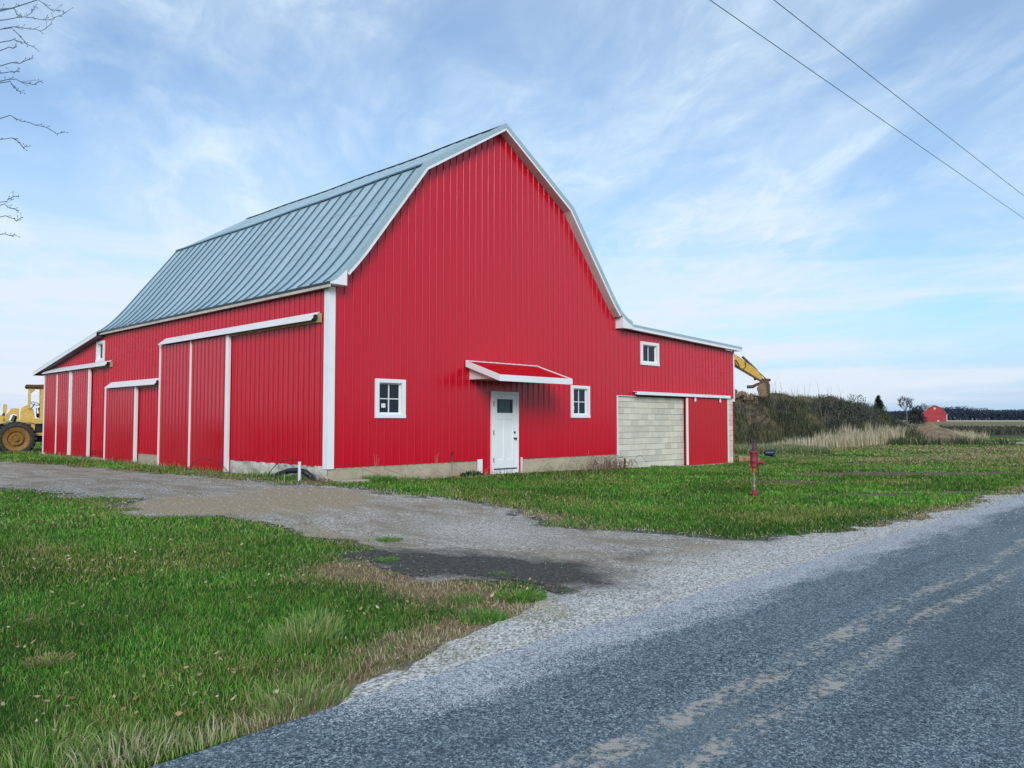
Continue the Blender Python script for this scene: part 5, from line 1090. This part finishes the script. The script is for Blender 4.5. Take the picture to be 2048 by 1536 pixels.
# ------------------------------------------------------------------ trees
def bare_tree(mb, base, h, r0, spread, depth, rnd, nb=(3, 4), upb=.5, minr=.006, sides=5):
    def grow(p, d, L_, r, k):
        pts = [Vector(p)]; dd = Vector(d).normalized(); seg = 3
        for i in range(seg): dd = (dd+Vector((rnd.uniform(-.18, .18), rnd.uniform(-.18, .18), rnd.uniform(-.05, .16)))).normalized(); pts.append(pts[-1]+dd*L_/seg)
        mb.tube(pts, [r*(1-.4*i/seg) for i in range(seg+1)], max(3, sides-(depth-k)//2), cap=False)
        if k <= 0: return
        for j in range(rnd.randint(*nb)):
            f = rnd.uniform(.35, 1.0); i = min(seg-1, int(f*seg)); q = pts[i].lerp(pts[i+1], f*seg-i); a = rnd.uniform(0, 2*math.pi); s_ = Vector((math.cos(a), math.sin(a), 0))
            grow(q, dd*upb+s_*spread*rnd.uniform(.6, 1.1)+Vector((0, 0, rnd.uniform(.1, .5))), L_*rnd.uniform(.55, .78), max(minr, r*.6), k-1)
    grow(base, (0, 0, 1), h*.42, r0, depth)
far_bark = simple('far_bark', (.13, .115, .12), .95, .2, 1.)
def far_tree(px_, yc, top_y, lab, depth=4, spread=.8, minr=.05, seed=1, nb=(3, 4), mat=None):
    X_ = (px_-1024)/1573*yc; xx, yy = cw(X_, yc); z0 = hz_(xx, yy)-.1; h = 1.5+(843-top_y)/1573*yc-z0; t = thing('bare_tree', lab, 'tree', (xx, yy, z0)); rnd = random.Random(seed)
    b_ = MB(); b_.tube([(0, 0, 0), (.05, 0, h*.25), (0, .05, h*.4)], [h*.022, h*.018, h*.015], 6); b_.build('trunk', mat or far_bark, t, off=o0)
    b_ = MB(); bare_tree(b_, (0, 0, h*.22), h*.80, h*.014, spread, depth, rnd, nb, .55, minr); b_.build('crown', mat or far_bark, t, off=o0)
far_tree(1813, 220, 786, 'tall bare grey tree left of the distant red barn', 4, .75, .045, 3, (4, 5))
far_tree(1775, 170, 793, 'faint bare tree with spreading top just right of the dark conifer', 3, .9, .022, 5, (3, 3))
far_tree(1722, 160, 790, 'faint bare tree behind the mound left of the dark conifer', 3, .9, .022, 8, (3, 4))
far_tree(1700, 175, 796, 'lowest faint bare tree showing above the mound', 3, .9, .022, 9, (3, 3))
dark_twigs = simple('dark_twigs', (.05, .05, .06), .95, .2, 1.)
def leafcloud(cx_, cy_, cz_, rx_, ry_, rz_, n, size, pal, wts, shape=None):
    d = rng.normal(0, 1, (n, 3)); d /= np.linalg.norm(d, axis=1)[:, None]; r_ = rng.random(n)**.45; P = d*r_[:, None]*np.array([rx_, ry_, rz_])+np.array([cx_, cy_, cz_])
    return leafquads(P, size, pick(n, pal, wts))
def leafquads(P, size, col):
    n = len(P); a = rng.normal(0, 1, (n, 3)); a /= np.linalg.norm(a, axis=1)[:, None]; b = np.cross(a, rng.normal(0, 1, (n, 3))); b /= np.linalg.norm(b, axis=1)[:, None]; s_ = (size*rng.uniform(.5, 1.3, n))[:, None]
    V = np.stack([P-a*s_-b*s_*.2, P+b*s_*.45, P+a*s_, P-b*s_*.5], 1); q = np.arange(n)*4; return V.reshape(-1, 3), np.stack([q, q+1, q+2, q+3], 1), np.repeat(col, 4, axis=0)
def mleaf(parts):
    V = []; Q = []; C = []; b = 0
    for v, q, c in parts: V.append(v); Q.append(q+b); C.append(c); b += len(v)
    return np.concatenate(V), np.concatenate(Q), np.concatenate(C)
# dark shrubby tree by the far barn
xx, yy = cw((1832-1024)/1573*225, 225); z0 = hz_(xx, yy); t = thing('shrubby_tree', 'dark rounded twiggy tree between the bare tree and the distant barn', 'tree', (xx, yy, z0))
b_ = MB(); bare_tree(b_, (0, 0, 0), 7.2, .12, .9, 4, random.Random(4), (4, 5), .5, .04); b_.build('trunk', dark_twigs, t, off=o0)
v = mleaf([leafcloud(dx_, dy_, dz_, r1, r1, r2, m_, .20, [(.022, .028, .03), (.04, .045, .045), (.06, .065, .06)], [3, 2, 1]) for dx_, dy_, dz_, r1, r2, m_ in ((0, 0, 3.6, 2., 2., 1000), (1.2, 0, 2.6, 1.8, 1.5, 700), (-1.5, 0, 2.2, 2., 1.6, 700), (3, 0, 1.5, 2.2, 1.3, 800), (-3.8, 0, 1.4, 2.2, 1.3, 600))]); o = fastmesh('crown', *v[:2], cols=v[2], mat=M['foliage']); o.parent = t
# low shrubs growing out of the mound
parts_ = []
for k in range(46):
    i = rs.randint(1, len(crest)-3); f = rs.random(); u_ = crest[i][0]*(1-f)+crest[i+1][0]*f; v_ = crest[i][1]*(1-f)+crest[i+1][1]*f-rs.uniform(2.2, 6.0); xx, yy = cw(u_, v_)
    if float(mound_h(xx, yy)) < .5 or float(mound_h(xx, yy)) > 3.3 or u_ < 17: continue
    z_ = float(mtop(xx, yy)); r_ = rs.uniform(.35, .85); g_ = rs.random()
    parts_.append(leafcloud(xx, yy, z_+r_*.45, r_*1.2, r_*1.2, r_*.8, int(420*r_), .075, [(.03+.02*g_, .045, .035), (.055, .075+.02*g_, .05), (.10, .115, .09)], [3, 3, 1]))
v = mleaf(parts_); o = fastmesh('shrubs', *v[:2], cols=v[2], mat=M['foliage']); tag(o, 'low grey green shrubs scattered over the overgrown mound', 'shrubs', kind='stuff')
# conifer
yc = 120.; xx, yy = cw((1757-1024)/1573*yc, yc); z0 = hz_(xx, yy); h = 1.5+53/1573*yc-z0; t = thing('conifer', 'dark green pointed conifer standing behind the right end of the mound', 'tree', (xx, yy, z0))
b_ = MB(); b_.tube([(0, 0, 0), (0, 0, h*.98)], [.12, .02], 8); b_.build('trunk', M['bark'], t, off=o0)
PP = []
for k in range(190):
    f = (k/190)**.85; zz_ = h*(.12+.86*f); rr_ = (1-f)**.8*1.95+.06; a = rng.uniform(0, 6.28); L_ = rr_*rng.uniform(.65, 1.12); m_ = int(46*L_+14); s_ = rng.random(m_)
    PP.append(np.stack([np.cos(a)*L_*s_+rng.normal(0, .10, m_), np.sin(a)*L_*s_+rng.normal(0, .10, m_), zz_-.30*L_*s_+rng.normal(0, .07, m_)], 1))
PP = np.concatenate(PP); v = leafquads(PP, np.full(len(PP), .10), pick(len(PP), [(.008, .022, .014), (.014, .035, .02), (.025, .05, .028)], [3, 2, 1])); o = fastmesh('crown', *v[:2], cols=v[2], mat=M['foliage']); o.parent = t
# far wood
n = 80000; u_ = rng.uniform(190, 560, n); v_ = rng.uniform(600, 650, n); X_, Y_ = CX+RT[0]*u_+FW[0]*v_, CY+RT[1]*u_+FW[1]*v_
tops = 6.2+3.8*fbm(u_, u_*0+2., 14, 4)+1.5*fbm(u_, u_*0+7., 4, 2); tops = tops*np.interp(u_, [190, 300, 325, 345, 400, 560], [.82, .9, 1.0, 1.12, .9, .8]); hh = tops*rng.random(n)**.7-.6
v = leafquads(np.stack([X_, Y_, hgt(X_, Y_)+hh], 1), np.full(n, .75)*np.where(hh > tops*.8, .6, 1), pick(n, [(.028, .042, .075), (.042, .058, .095), (.065, .082, .12)], [3, 2, 1]))  # distance haze is painted in as blue in these colours
o = fastmesh('far_wood', *v[:2], cols=v[2], mat=M['foliage']); tag(o, 'dark blue grey bare wood along the far right horizon', 'woods', kind='stuff')
# tree left of the frame: its budding twigs hang into the picture
tx, ty = cw(-9.0, 8.2); t = thing('budding_tree', 'bare tree left of the picture with thin budding twigs reaching into the sky', 'tree', (tx, ty, .1))
def pix(px_, py_, d):                      # a point on a sight line, d metres ahead
    a = (px_-1024)/1573*d; b = (768-py_)/1573; b = (b+math.tan(PIT))/(1-b*math.tan(PIT)); q = cw(a*1.0, d); return Vector((q[0]-tx, q[1]-ty, 1.5+b*d-.1))
b_ = MB(); b_.tube([(0, 0, -.2), (.03, .05, 1.2), (-.05, .02, 2.6), (.05, -.03, 4.2), (.0, .1, 6.2), (.1, .0, 8.0)], [.22, .17, .15, .12, .08, .03], 12); b_.build('trunk', M['bark'], t, smooth=True, off=o0)
tw = [([(50, 0), (86, 23), (96, 19.5)], 7.6), ([(0, 33), (42, 36), (76, 41), (95, 33), (111, 24)], 7.8), ([(0, 52), (29, 57), (60, 61), (83, 47)], 8.), ([(0, 54), (20, 76), (33, 89), (51, 97)], 8.2), ([(0, 128), (26, 124), (46, 115)], 7.4), ([(0, 156), (33, 167), (50, 168), (67, 161)], 7.7), ([(0, 163), (12, 175), (23, 188)], 7.9),
  ([(0, 233), (42, 245), (78, 255), (98, 267), (116, 262)], 7.5), ([(0, 273), (23, 285), (31, 294), (42, 294)], 7.8), ([(0, 431), (23, 441), (36, 434)], 8.1), ([(0, 467), (13, 472), (24, 470)], 8.3), ([(0, 412), (12, 417), (23, 420)], 8.), ([(0, 399), (9, 396), (20, 393)], 7.6), ([(0, 14), (14, 30), (20, 34)], 8.4), ([(0, 78), (14, 82), (28, 86)], 7.9), ([(0, 142), (10, 144), (18, 142)], 8.), ([(30, 34), (40, 22), (48, 11)], 8.1), ([(0, 98), (8, 96), (11, 92)], 8.)]
b_ = MB()
for pts, d in tw:
    P_ = [pix(a, c, d+.1*i) for i, (a, c) in enumerate(pts)]; s0 = P_[0]
    if pts[0][0] < 5 or pts[0][1] < 5:
        zt_ = max(1.5, s0.z-1.1); r0_ = Vector((0, 0, zt_)); lead = [r0_, r0_.lerp(s0, .45)+Vector((0, 0, .15)), r0_.lerp(s0, .8)+Vector((0, 0, .08))]; P_ = lead+P_; rr_ = [.035, .018, .009]+[.0044]+[.0040-.0005*i for i in range(len(P_)-4)]
    else: rr_ = [.0035]*len(P_)
    Q_ = [P_[0]]; R_ = [rr_[0]]
    for i in range(len(P_)-1):
        for f in (.33, .66, 1.): j = .008 if i > 2 else .02; Q_.append(P_[i].lerp(P_[i+1], f)+Vector((rs.uniform(-j, j), rs.uniform(-j, j), rs.uniform(-j, j)))); R_.append(rr_[i]*(1-f)+rr_[i+1]*f)
    b_.tube(Q_, R_, 5)
    for i in range(3, len(Q_)):                          # side twigs and buds
        for k in range(1):
            q = Q_[i-1].lerp(Q_[i], rs.random()); dd = (Q_[i]-Q_[i-1]).normalized()+Vector((rs.uniform(-.7, .7), rs.uniform(-.7, .7), rs.uniform(-.4, .9))); L_ = rs.uniform(.015, .07)*(2.2 if rs.random() < .12 else 1); e_ = q+dd.normalized()*L_; b_.tube([q, e_], [.0022, .0018], 3); b_.obox(e_, (.0035, 0, 0), (0, .003, 0), (0, 0, .005))
bare_tree(b_, (0, 0, 6.), 4.2, .05, .9, 3, random.Random(21), (3, 4), .5, .006)
b_.build('branches', M['twig'], t, off=o0)
# ------------------------------------------------------------------ power lines along the road
def ray_at(px_, py_, H):
    b = (768-py_)/1573; b = (b+math.tan(PIT))/(1-b*math.tan(PIT)); d = (H-1.5)/b; q = cw((px_-1024)/1573*d/ (math.cos(PIT)-(768-py_)/1573*math.sin(PIT))*1.0, d); return Vector((q[0], q[1], H))
for (p, q, lab) in (((1420, 0), (2048, 437), 'thin overhead cable, the lower and left one of the pair'), ((1548, 0), (2048, 392), 'thin overhead cable, the upper and right one of the pair')):
    A, B = ray_at(*p, 8.0), ray_at(*q, 8.0); D_ = B-A; b_ = MB(); b_.tube([A+D_*f+Vector((0, 0, .0)) for f in (-2.2, -1.2, -.5, 0, .33, .66, 1, 1.6, 2.4, 3.6)], .0065, 6)
    tag(b_.build('power_line', M['wire'], None), lab, 'cable', group='overhead cables beside the road')
